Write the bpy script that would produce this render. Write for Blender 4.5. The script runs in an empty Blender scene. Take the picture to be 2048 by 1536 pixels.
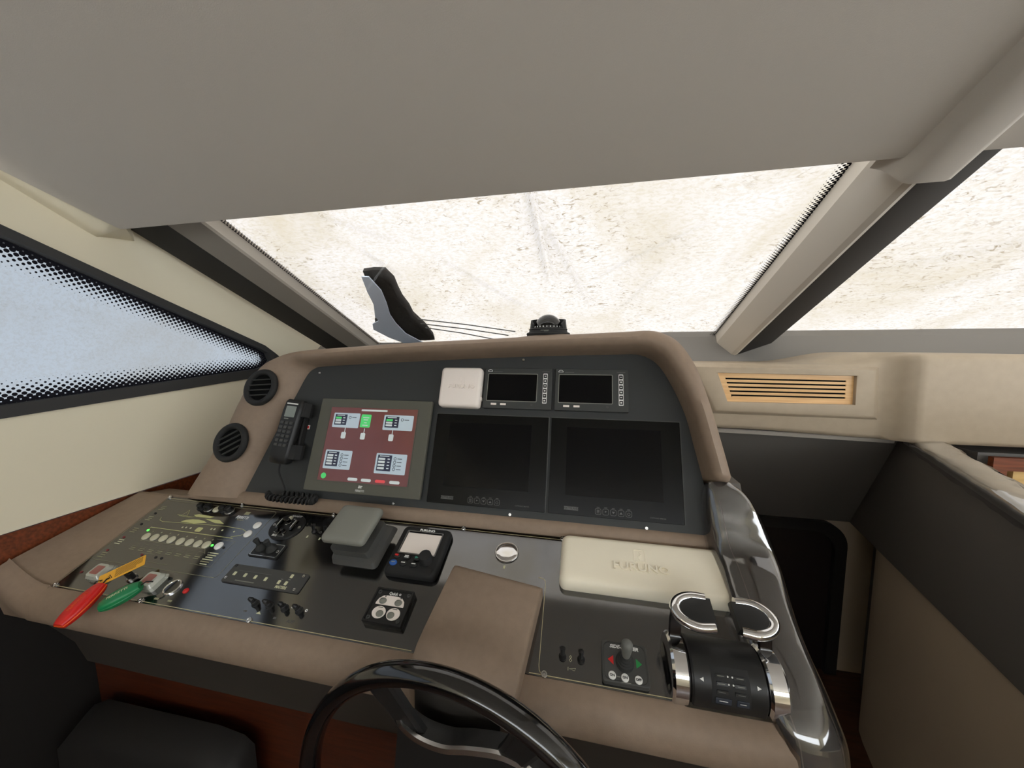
import bpy, bmesh, math, random
from mathutils import Matrix, Vector, noise

R = math.radians
random.seed(7)
scene = bpy.context.scene
COL = scene.collection

# ------------------------------------------------------------------ camera
cam_d = bpy.data.cameras.new('camera')
cam = bpy.data.objects.new('camera', cam_d)
COL.objects.link(cam)
cam_d.sensor_fit = 'HORIZONTAL'
cam_d.sensor_width = 36.0
cam_d.lens = 36.0 * 700.0 / 2048.0
cam_d.clip_start = 0.02
cam.location = (0, 0, 1.45)
cam.rotation_euler = (R(90 - 5.26), 0, R(11.5))
scene.camera = cam

# ------------------------------------------------------------------ world, sun, exposure
world = bpy.data.worlds.new('overcast_sky')
scene.world = world
world.use_nodes = True
bg = world.node_tree.nodes['Background']
bg.inputs[0].default_value = (0.93, 0.97, 1.0, 1)
bg.inputs[1].default_value = 5.9
sun_d = bpy.data.lights.new('sun', 'SUN')
sun_d.energy = 6.0
sun_d.angle = R(12)
sun_d.color = (1.0, 0.97, 0.93)
sun = bpy.data.objects.new('sun', sun_d)
COL.objects.link(sun)
sun.rotation_euler = (R(-38), R(14), 0)
scene.view_settings.view_transform = 'Standard'
scene.view_settings.look = 'None'
scene.view_settings.gamma = 1.0
scene.view_settings.use_curve_mapping = False
scene.view_settings.exposure = 0.0


# ------------------------------------------------------------------ materials
def S(r, g, b):
    def f(c):
        c /= 255.0
        return c / 12.92 if c <= 0.04045 else ((c + 0.055) / 1.055) ** 2.4
    return (f(r), f(g), f(b), 1.0)


MATS = {}


def pm(name, col, rough=0.5, metal=0.0, spec=0.5, coat=0.0, bump=None, var=None, emis=None, ior=None):
    m = bpy.data.materials.new(name)
    m.use_nodes = True
    nt = m.node_tree
    b = nt.nodes['Principled BSDF']
    b.inputs['Base Color'].default_value = col
    b.inputs['Roughness'].default_value = rough
    b.inputs['Metallic'].default_value = metal
    b.inputs['Specular IOR Level'].default_value = spec
    b.inputs['Coat Weight'].default_value = coat
    b.inputs['Coat Roughness'].default_value = 0.08
    if ior:
        b.inputs['IOR'].default_value = ior
    if emis:
        b.inputs['Emission Color'].default_value = emis[0]
        b.inputs['Emission Strength'].default_value = emis[1]
    tc = nt.nodes.new('ShaderNodeTexCoord')
    if var:
        n = nt.nodes.new('ShaderNodeTexNoise')
        n.inputs['Scale'].default_value = var[0]
        n.inputs['Detail'].default_value = 4
        mx = nt.nodes.new('ShaderNodeMixRGB')
        mx.blend_type = 'MULTIPLY'
        mx.inputs[0].default_value = var[1]
        mx.inputs[1].default_value = col
        nt.links.new(tc.outputs['Object'], n.inputs['Vector'])
        nt.links.new(n.outputs['Fac'], mx.inputs[2])
        nt.links.new(mx.outputs[0], b.inputs['Base Color'])
    if bump:
        n = nt.nodes.new('ShaderNodeTexNoise')
        n.inputs['Scale'].default_value = bump[0]
        n.inputs['Detail'].default_value = 3
        bp = nt.nodes.new('ShaderNodeBump')
        bp.inputs['Strength'].default_value = bump[1]
        bp.inputs['Distance'].default_value = bump[2] if len(bump) > 2 else 0.001
        nt.links.new(tc.outputs['Object'], n.inputs['Vector'])
        nt.links.new(n.outputs['Fac'], bp.inputs['Height'])
        nt.links.new(bp.outputs[0], b.inputs['Normal'])
    MATS[name] = m
    return m


def wood(name, c1, c2, scale=(2, 30, 30), rough=0.4, coat=0.2):
    m = pm(name, c1, rough, coat=coat)
    nt = m.node_tree
    b = nt.nodes['Principled BSDF']
    tc = nt.nodes.new('ShaderNodeTexCoord')
    mp = nt.nodes.new('ShaderNodeMapping')
    mp.inputs['Scale'].default_value = scale
    n = nt.nodes.new('ShaderNodeTexNoise')
    n.inputs['Scale'].default_value = 3
    n.inputs['Detail'].default_value = 6
    rp = nt.nodes.new('ShaderNodeValToRGB')
    rp.color_ramp.elements[0].color = c1
    rp.color_ramp.elements[0].position = 0.35
    rp.color_ramp.elements[1].color = c2
    rp.color_ramp.elements[1].position = 0.7
    nt.links.new(tc.outputs['Object'], mp.inputs[0])
    nt.links.new(mp.outputs[0], n.inputs['Vector'])
    nt.links.new(n.outputs['Fac'], rp.inputs[0])
    nt.links.new(rp.outputs[0], b.inputs['Base Color'])
    return m


LEATHER = pm('brown_leather', S(148, 128, 110), 0.55, spec=0.35, bump=(420, 0.25, 0.0006), var=(60, 0.25))
TAN = pm('tan_leather', S(176, 160, 138), 0.55, spec=0.35, bump=(420, 0.2, 0.0006), var=(40, 0.15))
CREAM = pm('cream_vinyl', S(240, 231, 206), 0.6, spec=0.3, bump=(300, 0.15, 0.0005))
HEADLINER = pm('headliner_fabric', S(204, 197, 187), 0.85, spec=0.15, bump=(600, 0.3, 0.0006))
GREYTRIM = pm('grey_trim', S(150, 143, 134), 0.6, spec=0.3, bump=(500, 0.15, 0.0005))
BLACKTRIM = pm('black_trim', S(36, 34, 33), 0.6, spec=0.25)
FRAMEGREY = pm('frame_charcoal', S(62, 62, 62), 0.5, spec=0.3)
BULKHEAD = pm('charcoal_leather', S(102, 98, 93), 0.6, spec=0.25, bump=(400, 0.2, 0.0006))
STAIRBEIGE = pm('stair_beige', S(196, 178, 154), 0.65, spec=0.25, bump=(300, 0.15))
PANEL1 = pm('gloss_black_panel', S(16, 16, 17), 0.09, spec=0.75, ior=2.0, bump=(250, 0.02, 0.0003))
PANEL2 = pm('satin_black_panel', S(52, 54, 54), 0.55, spec=0.35, bump=(700, 0.15, 0.0004))
BLACKP = pm('black_plastic', S(28, 28, 28), 0.4, spec=0.4)
BLACKMATT = pm('matt_black_plastic', S(36, 36, 36), 0.65, spec=0.3)
BLACKG = pm('gloss_black', S(10, 10, 11), 0.12, spec=0.6, coat=0.6)
SCREENOFF = pm('screen_off', S(9, 9, 11), 0.15, spec=0.15)
SCREENMATT = pm('screen_matt', S(14, 14, 13), 0.25, spec=0.14)
BEZEL = pm('bezel_grey', S(88, 87, 78), 0.5, spec=0.35, bump=(800, 0.1, 0.0003))
SMALLBEZEL = pm('bezel_dark', S(58, 60, 59), 0.5, spec=0.35)
WHITEP = pm('white_plastic', S(240, 230, 222), 0.45, spec=0.4)
CREAMP = pm('cream_plastic', S(247, 238, 216), 0.42, spec=0.4)
GREYP = pm('grey_plastic', S(128, 128, 120), 0.55, spec=0.35, bump=(500, 0.2, 0.0004))
DGREYP = pm('dark_grey_plastic', S(70, 70, 68), 0.55, spec=0.35)
CHROME = pm('chrome', S(225, 225, 226), 0.08, metal=1.0)
STEEL = pm('brushed_steel', S(190, 188, 184), 0.25, metal=1.0)
GOLD = pm('gold_line', S(196, 188, 150), 0.4, metal=0.3)
PRINT = pm('pale_print', S(205, 205, 170), 0.6)
YACHTY = pm('yacht_print', S(200, 200, 140), 0.6)
WHITEPR = pm('white_print', S(228, 228, 224), 0.6)
GREYPR = pm('grey_print', S(92, 92, 90), 0.6)
DIMGOLD = pm('dim_gold_print', S(150, 148, 116), 0.6)
RED = pm('red_print', S(200, 30, 28), 0.5)
DARKRED = pm('red_lamp', S(110, 22, 26), 0.3)
GREEN = pm('green_print', S(28, 140, 70), 0.5)
GREENLED = pm('green_led', S(80, 230, 80), 0.4, emis=(S(90, 255, 90), 1.5))
KEYRED = pm('key_float_red', S(205, 26, 20), 0.35, spec=0.5)
KEYORANGE = pm('key_float_orange', S(226, 84, 24), 0.35, spec=0.5)
KEYGREEN = pm('key_float_green', S(20, 122, 72), 0.35, spec=0.5)
TAGY = pm('yellow_tag', S(240, 176, 50), 0.5)
BLUEB = pm('blue_button', S(40, 90, 165), 0.35)
TEAL = pm('teal_print', S(60, 150, 130), 0.5)
LCD = pm('lcd_pale', S(214, 205, 196), 0.2, spec=0.5, emis=(S(220, 205, 195), 0.12))
LCDGREY = pm('lcd_grey', S(130, 136, 130), 0.3, spec=0.5)
BUTTON = pm('pearl_button', S(196, 192, 166), 0.25, spec=0.5, coat=0.5)
BUTTONW = pm('white_button', S(236, 236, 232), 0.25, spec=0.5, coat=0.5)
CLEARCAP = pm('clear_cap', S(176, 178, 166), 0.15, spec=0.7, coat=0.8)
SQRED = pm('guarded_button_red', S(150, 92, 84), 0.35)
WOODL = wood('light_oak', S(206, 160, 104), S(226, 184, 128), (2, 40, 40))
WOODR = wood('mahogany', S(96, 46, 24), S(136, 70, 38), (3, 40, 40))
WOODY = wood('pale_wood', S(196, 158, 96), S(214, 178, 116), (3, 30, 30))
FLOORW = wood('dark_floor_wood', S(58, 36, 24), S(84, 52, 34), (3, 20, 20))
ARMLEATHER = pm('armrest_leather', S(98, 94, 90), 0.45, spec=0.4, bump=(300, 0.2, 0.0006))
STITCH = pm('stitch_thread', S(150, 140, 132), 0.7)
CLOTHD = pm('dark_cloth', S(58, 56, 54), 0.8, spec=0.15, bump=(40, 0.5, 0.004))
RUBBER = pm('rubber', S(50, 51, 50), 0.7, spec=0.25)
RUBBERL = pm('rubber_grey', S(104, 105, 100), 0.6, spec=0.3)
DIAL = pm('compass_card', S(60, 60, 62), 0.5)
SCRNRED = pm('lcd_mahogany', S(104, 54, 50), 0.2, spec=0.8, emis=(S(124, 68, 64), 0.20), var=(14, 0.35))
SCRNPANEL = pm('lcd_panel', S(170, 184, 192), 0.16, spec=0.8, emis=(S(176, 192, 204), 0.30))
SCRNDARK = pm('lcd_navy', S(26, 28, 50), 0.16, spec=0.8, emis=(S(30, 32, 60), 0.3))
SCRNGREEN = pm('lcd_green', S(70, 190, 100), 0.16, spec=0.8, emis=(S(80, 210, 110), 0.40))
SCRNPILL = pm('lcd_silver', S(190, 198, 198), 0.16, spec=0.8, emis=(S(200, 205, 205), 0.30))
SCRNPINK = pm('lcd_red', S(200, 60, 60), 0.16, spec=0.8, emis=(S(215, 64, 66), 0.4))
DARKHOLE = pm('dark_duct', S(10, 10, 10), 0.9, spec=0.1)


def mix_mat(name, build):
    m = bpy.data.materials.new(name)
    m.use_nodes = True
    nt = m.node_tree
    nt.nodes.clear()
    out = nt.nodes.new('ShaderNodeOutputMaterial')
    nt.links.new(build(nt), out.inputs['Surface'])
    return m


def glass_build(nt, fac=0.05, rough=0.0, tint=(1, 1, 1, 1), bump=None):
    t = nt.nodes.new('ShaderNodeBsdfTransparent')
    t.inputs[0].default_value = tint
    g = nt.nodes.new('ShaderNodeBsdfGlossy')
    g.inputs['Roughness'].default_value = rough
    lw = nt.nodes.new('ShaderNodeFresnel')
    lw.inputs['IOR'].default_value = 1.5
    mul = nt.nodes.new('ShaderNodeMath')
    mul.operation = 'MULTIPLY'
    mul.inputs[1].default_value = fac
    mx = nt.nodes.new('ShaderNodeMixShader')
    nt.links.new(lw.outputs[0], mul.inputs[0])
    nt.links.new(mul.outputs[0], mx.inputs[0])
    nt.links.new(t.outputs[0], mx.inputs[1])
    nt.links.new(g.outputs[0], mx.inputs[2])
    if bump:
        tc = nt.nodes.new('ShaderNodeTexCoord')
        n = nt.nodes.new('ShaderNodeTexNoise')
        n.inputs['Scale'].default_value = bump[0]
        n.inputs['Detail'].default_value = 2
        bp = nt.nodes.new('ShaderNodeBump')
        bp.inputs['Strength'].default_value = bump[1]
        bp.inputs['Distance'].default_value = 0.01
        nt.links.new(tc.outputs['Object'], n.inputs['Vector'])
        nt.links.new(n.outputs['Fac'], bp.inputs['Height'])
        nt.links.new(bp.outputs[0], g.inputs['Normal'])
        nt.links.new(bp.outputs[0], lw.inputs['Normal'])
    return mx.outputs[0]


GLASS = mix_mat('window_glass', lambda nt: glass_build(nt, 0.012))
DOMEGLASS = mix_mat('smoked_dome', lambda nt: glass_build(nt, 1.5, 0.02, (0.35, 0.35, 0.36, 1)))
FILM = mix_mat('clear_plastic_film', lambda nt: glass_build(nt, 4.5, 0.07, (0.92, 0.92, 0.92, 1), (9, 0.35)))


def cover_build(nt, base, stain, stain2, amt):
    tc = nt.nodes.new('ShaderNodeTexCoord')

    def nz(scale, detail, sc=(1, 1, 1), dist=0.0):
        mp = nt.nodes.new('ShaderNodeMapping')
        mp.inputs['Scale'].default_value = sc
        n = nt.nodes.new('ShaderNodeTexNoise')
        n.inputs['Scale'].default_value = scale
        n.inputs['Detail'].default_value = detail
        n.inputs['Roughness'].default_value = 0.65
        n.inputs['Distortion'].default_value = dist
        nt.links.new(tc.outputs['Object'], mp.inputs[0])
        nt.links.new(mp.outputs[0], n.inputs['Vector'])
        return n.outputs['Fac']

    def ramp(f, a, b):
        r = nt.nodes.new('ShaderNodeMapRange')
        r.inputs['From Min'].default_value = a
        r.inputs['From Max'].default_value = b
        nt.links.new(f, r.inputs['Value'])
        return r.outputs[0]

    def mul(a, b):
        m = nt.nodes.new('ShaderNodeMath')
        m.operation = 'MULTIPLY'
        nt.links.new(a, m.inputs[0])
        if isinstance(b, float):
            m.inputs[1].default_value = b
        else:
            nt.links.new(b, m.inputs[1])
        return m.outputs[0]

    def mixc(f, a, b):
        m = nt.nodes.new('ShaderNodeMixRGB')
        nt.links.new(f, m.inputs[0])
        if isinstance(a, tuple):
            m.inputs[1].default_value = a
        else:
            nt.links.new(a, m.inputs[1])
        m.inputs[2].default_value = b
        return m.outputs[0]
    broad = ramp(nz(2.2, 4, (1, 0.8, 1), 0.6), 0.44, 0.68)
    fine = ramp(nz(120, 6, (0.55, 1, 1), 0.5), 0.46, 0.60)
    speck = ramp(nz(75, 7, (0.5, 1, 1), 1.0), 0.56, 0.64)
    c = mixc(mul(broad, 0.62 * amt), base, stain)
    c = mixc(mul(fine, 0.40 * amt), c, stain)
    c = mixc(mul(mul(speck, ramp(nz(3.1, 3), 0.38, 0.6)), 0.85 * amt), c, stain2)
    tr = nt.nodes.new('ShaderNodeBsdfTranslucent')
    df = nt.nodes.new('ShaderNodeBsdfDiffuse')
    nt.links.new(c, tr.inputs[0])
    nt.links.new(c, df.inputs[0])
    bp = nt.nodes.new('ShaderNodeBump')
    bp.inputs['Strength'].default_value = 0.5
    bp.inputs['Distance'].default_value = 0.002
    nt.links.new(nz(130, 6, (0.6, 1, 1), 0.6), bp.inputs['Height'])
    nt.links.new(bp.outputs[0], tr.inputs['Normal'])
    nt.links.new(bp.outputs[0], df.inputs['Normal'])
    mx = nt.nodes.new('ShaderNodeMixShader')
    mx.inputs[0].default_value = 0.2
    nt.links.new(tr.outputs[0], mx.inputs[1])
    nt.links.new(df.outputs[0], mx.inputs[2])
    return mx.outputs[0]


COVER = mix_mat('stained_white_cover', lambda nt: cover_build(nt, S(119, 116, 114), S(103, 96, 82), S(80, 71, 56), 1.0))
COVERB = mix_mat('weathered_grey_cover', lambda nt: cover_build(nt, S(93, 97, 102), S(82, 79, 74), S(80, 80, 80), 0.6))


def frit_build(nt, kx, ky, r0, r1):
    uv = nt.nodes.new('ShaderNodeTexCoord')
    sep = nt.nodes.new('ShaderNodeSeparateXYZ')
    nt.links.new(uv.outputs['UV'], sep.inputs[0])
    ds = []
    for off in (0.0, 0.5):
        a = nt.nodes.new('ShaderNodeVectorMath')
        a.operation = 'MULTIPLY_ADD'
        a.inputs[1].default_value = (kx, ky, 0)
        a.inputs[2].default_value = (off, off, 0)
        fr = nt.nodes.new('ShaderNodeVectorMath')
        fr.operation = 'FRACTION'
        sb = nt.nodes.new('ShaderNodeVectorMath')
        sb.operation = 'SUBTRACT'
        sb.inputs[1].default_value = (0.5, 0.5, 0)
        ln = nt.nodes.new('ShaderNodeVectorMath')
        ln.operation = 'LENGTH'
        nt.links.new(uv.outputs['UV'], a.inputs[0])
        nt.links.new(a.outputs[0], fr.inputs[0])
        nt.links.new(fr.outputs[0], sb.inputs[0])
        nt.links.new(sb.outputs[0], ln.inputs[0])
        ds.append(ln.outputs['Value'])
    mn = nt.nodes.new('ShaderNodeMath')
    mn.operation = 'MINIMUM'
    nt.links.new(ds[0], mn.inputs[0])
    nt.links.new(ds[1], mn.inputs[1])
    rr = nt.nodes.new('ShaderNodeMapRange')
    rr.inputs['To Min'].default_value = r0
    rr.inputs['To Max'].default_value = r1
    nt.links.new(sep.outputs['Y'], rr.inputs['Value'])
    lt = nt.nodes.new('ShaderNodeMath')
    lt.operation = 'LESS_THAN'
    nt.links.new(mn.outputs[0], lt.inputs[0])
    nt.links.new(rr.outputs[0], lt.inputs[1])
    t = nt.nodes.new('ShaderNodeBsdfTransparent')
    d = nt.nodes.new('ShaderNodeBsdfDiffuse')
    d.inputs[0].default_value = S(34, 34, 40)
    mx = nt.nodes.new('ShaderNodeMixShader')
    nt.links.new(lt.outputs[0], mx.inputs[0])
    nt.links.new(t.outputs[0], mx.inputs[1])
    nt.links.new(d.outputs[0], mx.inputs[2])
    return mx.outputs[0]


FRIT = mix_mat('dotted_frit', lambda nt: frit_build(nt, 62, 4, 0.46, 0.06))
FRITC = mix_mat('fine_frit', lambda nt: frit_build(nt, 110, 2, 0.40, 0.12))


# ------------------------------------------------------------------ mesh helpers
class MB:
    def __init__(s):
        s.v = []
        s.f = []

    def add(s, vs, fs):
        o = len(s.v)
        s.v += [tuple(v) for v in vs]
        s.f += [tuple(i + o for i in f) for f in fs]
        return s

    def loft(s, loops, cap0=True, cap1=True, closed=True):
        n = len(loops[0])
        vs = [p for l in loops for p in l]
        fs = []
        for k in range(len(loops) - 1):
            for i in range(n if closed else n - 1):
                j = (i + 1) % n
                fs.append((k * n + i, k * n + j, (k + 1) * n + j, (k + 1) * n + i))
        if cap0:
            fs.append(tuple(reversed(range(n))))
        if cap1:
            fs.append(tuple(range((len(loops) - 1) * n, len(loops) * n)))
        return s.add(vs, fs)

    def box(s, c, d):
        x, y, z = c
        a, b, e = d[0] / 2, d[1] / 2, d[2] / 2
        vs = [(x + i * a, y + j * b, z + k * e) for k in (-1, 1) for i, j in ((-1, -1), (1, -1), (1, 1), (-1, 1))]
        return s.loft([vs[:4], vs[4:]])

    def plate(s, w, h, r, z0, z1, bev=0.0, cx=0.0, cy=0.0, seg=4, bot=0.0):
        ls = []
        if bot:
            ls.append(rr(w - 2 * bot, h - 2 * bot, max(r - bot, 0.0005), z0, cx, cy, seg))
            ls.append(rr(w, h, r, z0 + bot, cx, cy, seg))
        else:
            ls.append(rr(w, h, r, z0, cx, cy, seg))
        if bev:
            ls.append(rr(w, h, r, z1 - bev, cx, cy, seg))
            ls.append(rr(w - 0.6 * bev, h - 0.6 * bev, max(r - 0.3 * bev, 0.0004), z1 - 0.35 * bev, cx, cy, seg))
            ls.append(rr(w - 2 * bev, h - 2 * bev, max(r - bev, 0.0004), z1, cx, cy, seg))
        else:
            ls.append(rr(w, h, r, z1, cx, cy, seg))
        return s.loft(ls)

    def lathe(s, prof, n=24, cx=0.0, cy=0.0):
        return s.loft([[(cx + r * math.cos(2 * math.pi * i / n), cy + r * math.sin(2 * math.pi * i / n), z)
                        for i in range(n)] for r, z in prof])

    def ring(s, r0, r1, z0, z1, n=32, cx=0.0, cy=0.0):
        prof = [(r0, z0), (r1, z0), (r1, z1 - 0.25 * (z1 - z0)), (r1 - 0.25 * (r1 - r0), z1), (r0 + 0.2 * (r1 - r0), z1), (r0, z1 - 0.3 * (z1 - z0))]
        ls = [[(cx + r * math.cos(2 * math.pi * i / n), cy + r * math.sin(2 * math.pi * i / n), z)
               for i in range(n)] for r, z in prof + [prof[0]]]
        return s.loft(ls, False, False)

    def tube(s, pts, r, seg=8, caps=True):
        pts = [Vector(p) for p in pts]
        rs = r if isinstance(r, (list, tuple)) else [r] * len(pts)
        up = Vector((0, 0, 1))
        t0 = (pts[1] - pts[0]).normalized()
        if abs(t0.dot(up)) > 0.95:
            up = Vector((1, 0, 0))
        ls = []
        nrm = (up - t0 * up.dot(t0)).normalized()
        for i, p in enumerate(pts):
            t = (pts[min(i + 1, len(pts) - 1)] - pts[max(i - 1, 0)]).normalized()
            nrm = (nrm - t * nrm.dot(t)).normalized()
            b = t.cross(nrm)
            ls.append([p + rs[i] * (nrm * math.cos(2 * math.pi * k / seg) + b * math.sin(2 * math.pi * k / seg)) for k in range(seg)])
        return s.loft(ls, caps, caps)

    def xf(s, M):
        s.v = [tuple(M @ Vector(v)) for v in s.v]
        return s

    def build(s, name, mat, parent=None, ang=20, loc=None, uv=None, recalc=True):
        me = bpy.data.meshes.new(name)
        me.from_pydata(s.v, [], s.f)
        if recalc:
            bm = bmesh.new()
            bm.from_mesh(me)
            bmesh.ops.recalc_face_normals(bm, faces=bm.faces)
            bm.to_mesh(me)
            bm.free()
        me.materials.append(mat)
        me.polygons.foreach_set('use_smooth', [True] * len(me.polygons))
        me.set_sharp_from_angle(angle=R(ang))
        o = bpy.data.objects.new(name, me)
        COL.objects.link(o)
        if parent is not None:
            o.parent = parent
        if loc is not None:
            o.location = loc
        return o


def rr(w, h, r, z=0.0, cx=0.0, cy=0.0, seg=4):
    r = min(r, w / 2 - 1e-5, h / 2 - 1e-5)
    out = []
    for sx, sy, a0 in ((1, 1, 0), (-1, 1, 90), (-1, -1, 180), (1, -1, 270)):
        for k in range(seg + 1):
            a = R(a0 + 90 * k / seg)
            out.append((cx + sx * (w / 2 - r) + r * math.cos(a), cy + sy * (h / 2 - r) + r * math.sin(a), z))
    return out


def crom(pts, n=6, closed=False):
    pts = [tuple(p) for p in pts]
    out = []
    m = len(pts)
    for i in range(m if closed else m - 1):
        if closed:
            p0, p1, p2, p3 = (pts[(i + k) % m] for k in (-1, 0, 1, 2))
        else:
            p0, p1, p2, p3 = pts[max(i - 1, 0)], pts[i], pts[i + 1], pts[min(i + 2, m - 1)]
        for k in range(n):
            t = k / n
            out.append(tuple(0.5 * (2 * b + (c - a) * t + (2 * a - 5 * b + 4 * c - d) * t * t + (3 * b - a - 3 * c + d) * t ** 3)
                             for a, b, c, d in zip(p0, p1, p2, p3)))
    if not closed:
        out.append(pts[-1])
    return out


def tag(o, label=None, cat=None, group=None, kind=None):
    if label:
        o['label'] = label
    if cat:
        o['category'] = cat
    if group:
        o['group'] = group
    if kind:
        o['kind'] = kind
    return o


def thing(name, label, cat, M=None, group=None):
    o = bpy.data.objects.new(name, None)
    COL.objects.link(o)
    o.empty_display_size = 0.02
    if M is not None:
        o.matrix_world = M
    return tag(o, label, cat, group)


def struct(o, label=None, cat=None):
    o['kind'] = 'structure'
    if label:
        o['label'] = label
    if cat:
        o['category'] = cat
    return o


def clone(o, parent, loc=None):
    c = o.copy()
    COL.objects.link(c)
    c.parent = parent
    if loc is not None:
        c.location = loc
    return c


def text(name, body, size, mat, parent, x, y, z, rot=0.0, ext=0.0003, shear=0.0, bold=0.0, xs=1.0, bev=0.0):
    cu = bpy.data.curves.new(name, 'FONT')
    cu.body = body
    cu.size = size
    cu.extrude = ext
    cu.shear = shear
    cu.offset = bold
    cu.bevel_depth = bev
    cu.bevel_resolution = 1
    cu.resolution_u = 2
    cu.align_x = 'CENTER'
    cu.align_y = 'CENTER'
    t = bpy.data.objects.new('tmp_text', cu)
    COL.objects.link(t)
    dg = bpy.context.evaluated_depsgraph_get()
    me = bpy.data.meshes.new_from_object(t.evaluated_get(dg))
    bpy.data.objects.remove(t)
    me.name = name
    me.materials.clear()
    me.materials.append(mat)
    o = bpy.data.objects.new(name, me)
    COL.objects.link(o)
    o.parent = parent
    o.location = (x, y, z)
    o.rotation_euler = (0, 0, rot)
    o.scale = (xs, 1, 1)
    return o


def basis(o, x, y, z):
    return Matrix(((x[0], y[0], z[0], o[0]), (x[1], y[1], z[1], o[1]), (x[2], y[2], z[2], o[2]), (0, 0, 0, 1)))


# frames: F1 = sloping switch panel, F2 = upright instrument panel, W = windscreen
A1, A2, AW = R(24.56), R(69.05), R(23.7)
O1 = Vector((0, 0.8563, 0.9766))
O2 = Vector((0, 0.9048, 1.1034))
OW = Vector((0, 0.83, 1.8144))
E1, N1 = Vector((0, math.cos(A1), math.sin(A1))), Vector((0, -math.sin(A1), math.cos(A1)))
E2, N2 = Vector((0, math.cos(A2), math.sin(A2))), Vector((0, -math.sin(A2), math.cos(A2)))
EW, NW = Vector((0, math.cos(AW), -math.sin(AW))), Vector((0, math.sin(AW), math.cos(AW)))
UX = Vector((1, 0, 0))


def F1(u, v, n=0.0, rot=0.0):
    return basis(O1 + UX * u + E1 * v + N1 * n, UX, E1, N1) @ Matrix.Rotation(rot, 4, 'Z')


def F2(u, b, n=0.0, rot=0.0):
    return basis(O2 + UX * u + E2 * b + N2 * n, UX, E2, N2) @ Matrix.Rotation(rot, 4, 'Z')


def Wp(x, t, n=0.0):
    return OW + UX * x + EW * t + NW * n


def q1(v, n):
    p = O1 + E1 * v + N1 * n
    return p.y, p.z


def q2(b, n):
    p = O2 + E2 * b + N2 * n
    return p.y, p.z


def prism(poly, d):
    """closed polygon of 3D points pushed along vector d"""
    mb = MB()
    d = Vector(d)
    mb.loft([[Vector(p) for p in poly], [Vector(p) + d for p in poly]])
    return mb


def fill_holes(outer, holes):
    """2D polygon with holes -> (verts2d, faces)"""
    bm = bmesh.new()
    es = []
    for loop in [outer] + holes:
        vs = [bm.verts.new((p[0], p[1], 0)) for p in loop]
        for i in range(len(vs)):
            es.append(bm.edges.new((vs[i], vs[(i + 1) % len(vs)])))
    bmesh.ops.triangle_fill(bm, edges=es, use_beauty=True)
    bm.verts.index_update()
    vs = [(v.co.x, v.co.y) for v in bm.verts]
    fs = [tuple(v.index for v in f.verts) for f in bm.faces]
    bm.free()
    return vs, fs


def strip_uv(name, a, b, mat, parent=None):
    """strip between two polylines, uv = (length, 0..1 from a to b)"""
    me = bpy.data.meshes.new(name)
    n = len(a)
    me.from_pydata([tuple(p) for p in a] + [tuple(p) for p in b], [], [(i, i + 1, n + i + 1, n + i) for i in range(n - 1)])
    L = [0.0]
    for i in range(n - 1):
        L.append(L[-1] + (Vector(a[i + 1]) - Vector(a[i])).length)
    uv = me.uv_layers.new(name='UVMap')
    for lp in me.loops:
        i = lp.vertex_index
        uv.data[lp.index].uv = (L[i % n], 0.0 if i < n else 1.0)
    me.materials.append(mat)
    o = bpy.data.objects.new(name, me)
    COL.objects.link(o)
    o.parent = parent
    return o


# ------------------------------------------------------------------ the room shell
def xw(z):
    return -1.455 + (z - 0.97) * 0.108


def ztop(y):
    if y > -0.3:
        return 1.8144 - (y - 0.83) * 0.439 + 0.05
    return 2.361


mb = MB().box((0.5, -0.7, -0.05), (4.4, 5.4, 0.1))
struct(mb.build('floor', FLOORW))

# headliner: sloped front part just below the windscreen plane, then flat
EYE = Vector((0, 0, 1.45))


def Hp(x, t, n=0.0):
    return EYE + (Wp(x, t, n) - EYE) * 0.945


mb = MB()
prof = [Hp(0, 0.0, 0.0), Hp(0, -0.006, -0.006), Hp(0, -0.03, -0.008), Hp(0, -0.22, -0.011), Hp(0, -0.45, -0.010), Hp(0, -0.8, -0.004), Hp(0, -1.15, 0.0), Vector((0, -0.5, 2.30)), Vector((0, -3.2, 2.34)),
        Vector((0, -3.2, 2.40)), Vector((0, -0.4, 2.40)), Hp(0, -1.1, 0.05), Hp(0, 0.0, 0.022)]
XL = [-1.275, -1.276, -1.281, -1.323, -1.34, -1.36, -1.38, -1.42, -1.42, -1.42, -1.42, -1.38, -1.275]
mb.loft([[Vector((xl if x is None else x, p.y, p.z)) for p, xl in zip(prof, XL)] for x in (None, -0.4, 0.6, 2.3)])
struct(mb.build('ceiling', HEADLINER))
# cream pad closing the corner between headliner and side wall
mb = MB()
mb.loft([[Vector((xl + 0.004, p.y, p.z + 0.004)), Vector((xl - 0.05, p.y, p.z - 0.006)), Vector((xl - 0.16, p.y, p.z - 0.03)), Vector((xl - 0.16, p.y, p.z + 0.08)), Vector((xl + 0.004, p.y, p.z + 0.03))]
         for p, xl in [(Wp(0, 0.20), -1.48), (Wp(0, 0.08), -1.42)] + list(zip(prof, XL))[:9]])
struct(mb.build('trim_9', CREAM, ang=50), 'cream padded corner between headliner and side wall')

# padded beam under the headliner, continuing the mullion
mb = MB()
sec = [(0.535, -0.006), (0.552, -0.014), (0.566, -0.030), (0.577, -0.047), (0.588, -0.054), (0.645, -0.054), (0.656, -0.050), (0.660, -0.04), (0.664, 0.0)]
mb.loft([[Hp(x + 0.018, t, n + 0.02) for x, n in sec] for t in (0.030, 0.012, -0.5, -1.15)])
struct(mb.build('trim_1', HEADLINER, ang=50), 'soft padded beam running up the headliner above the mullion')

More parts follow.
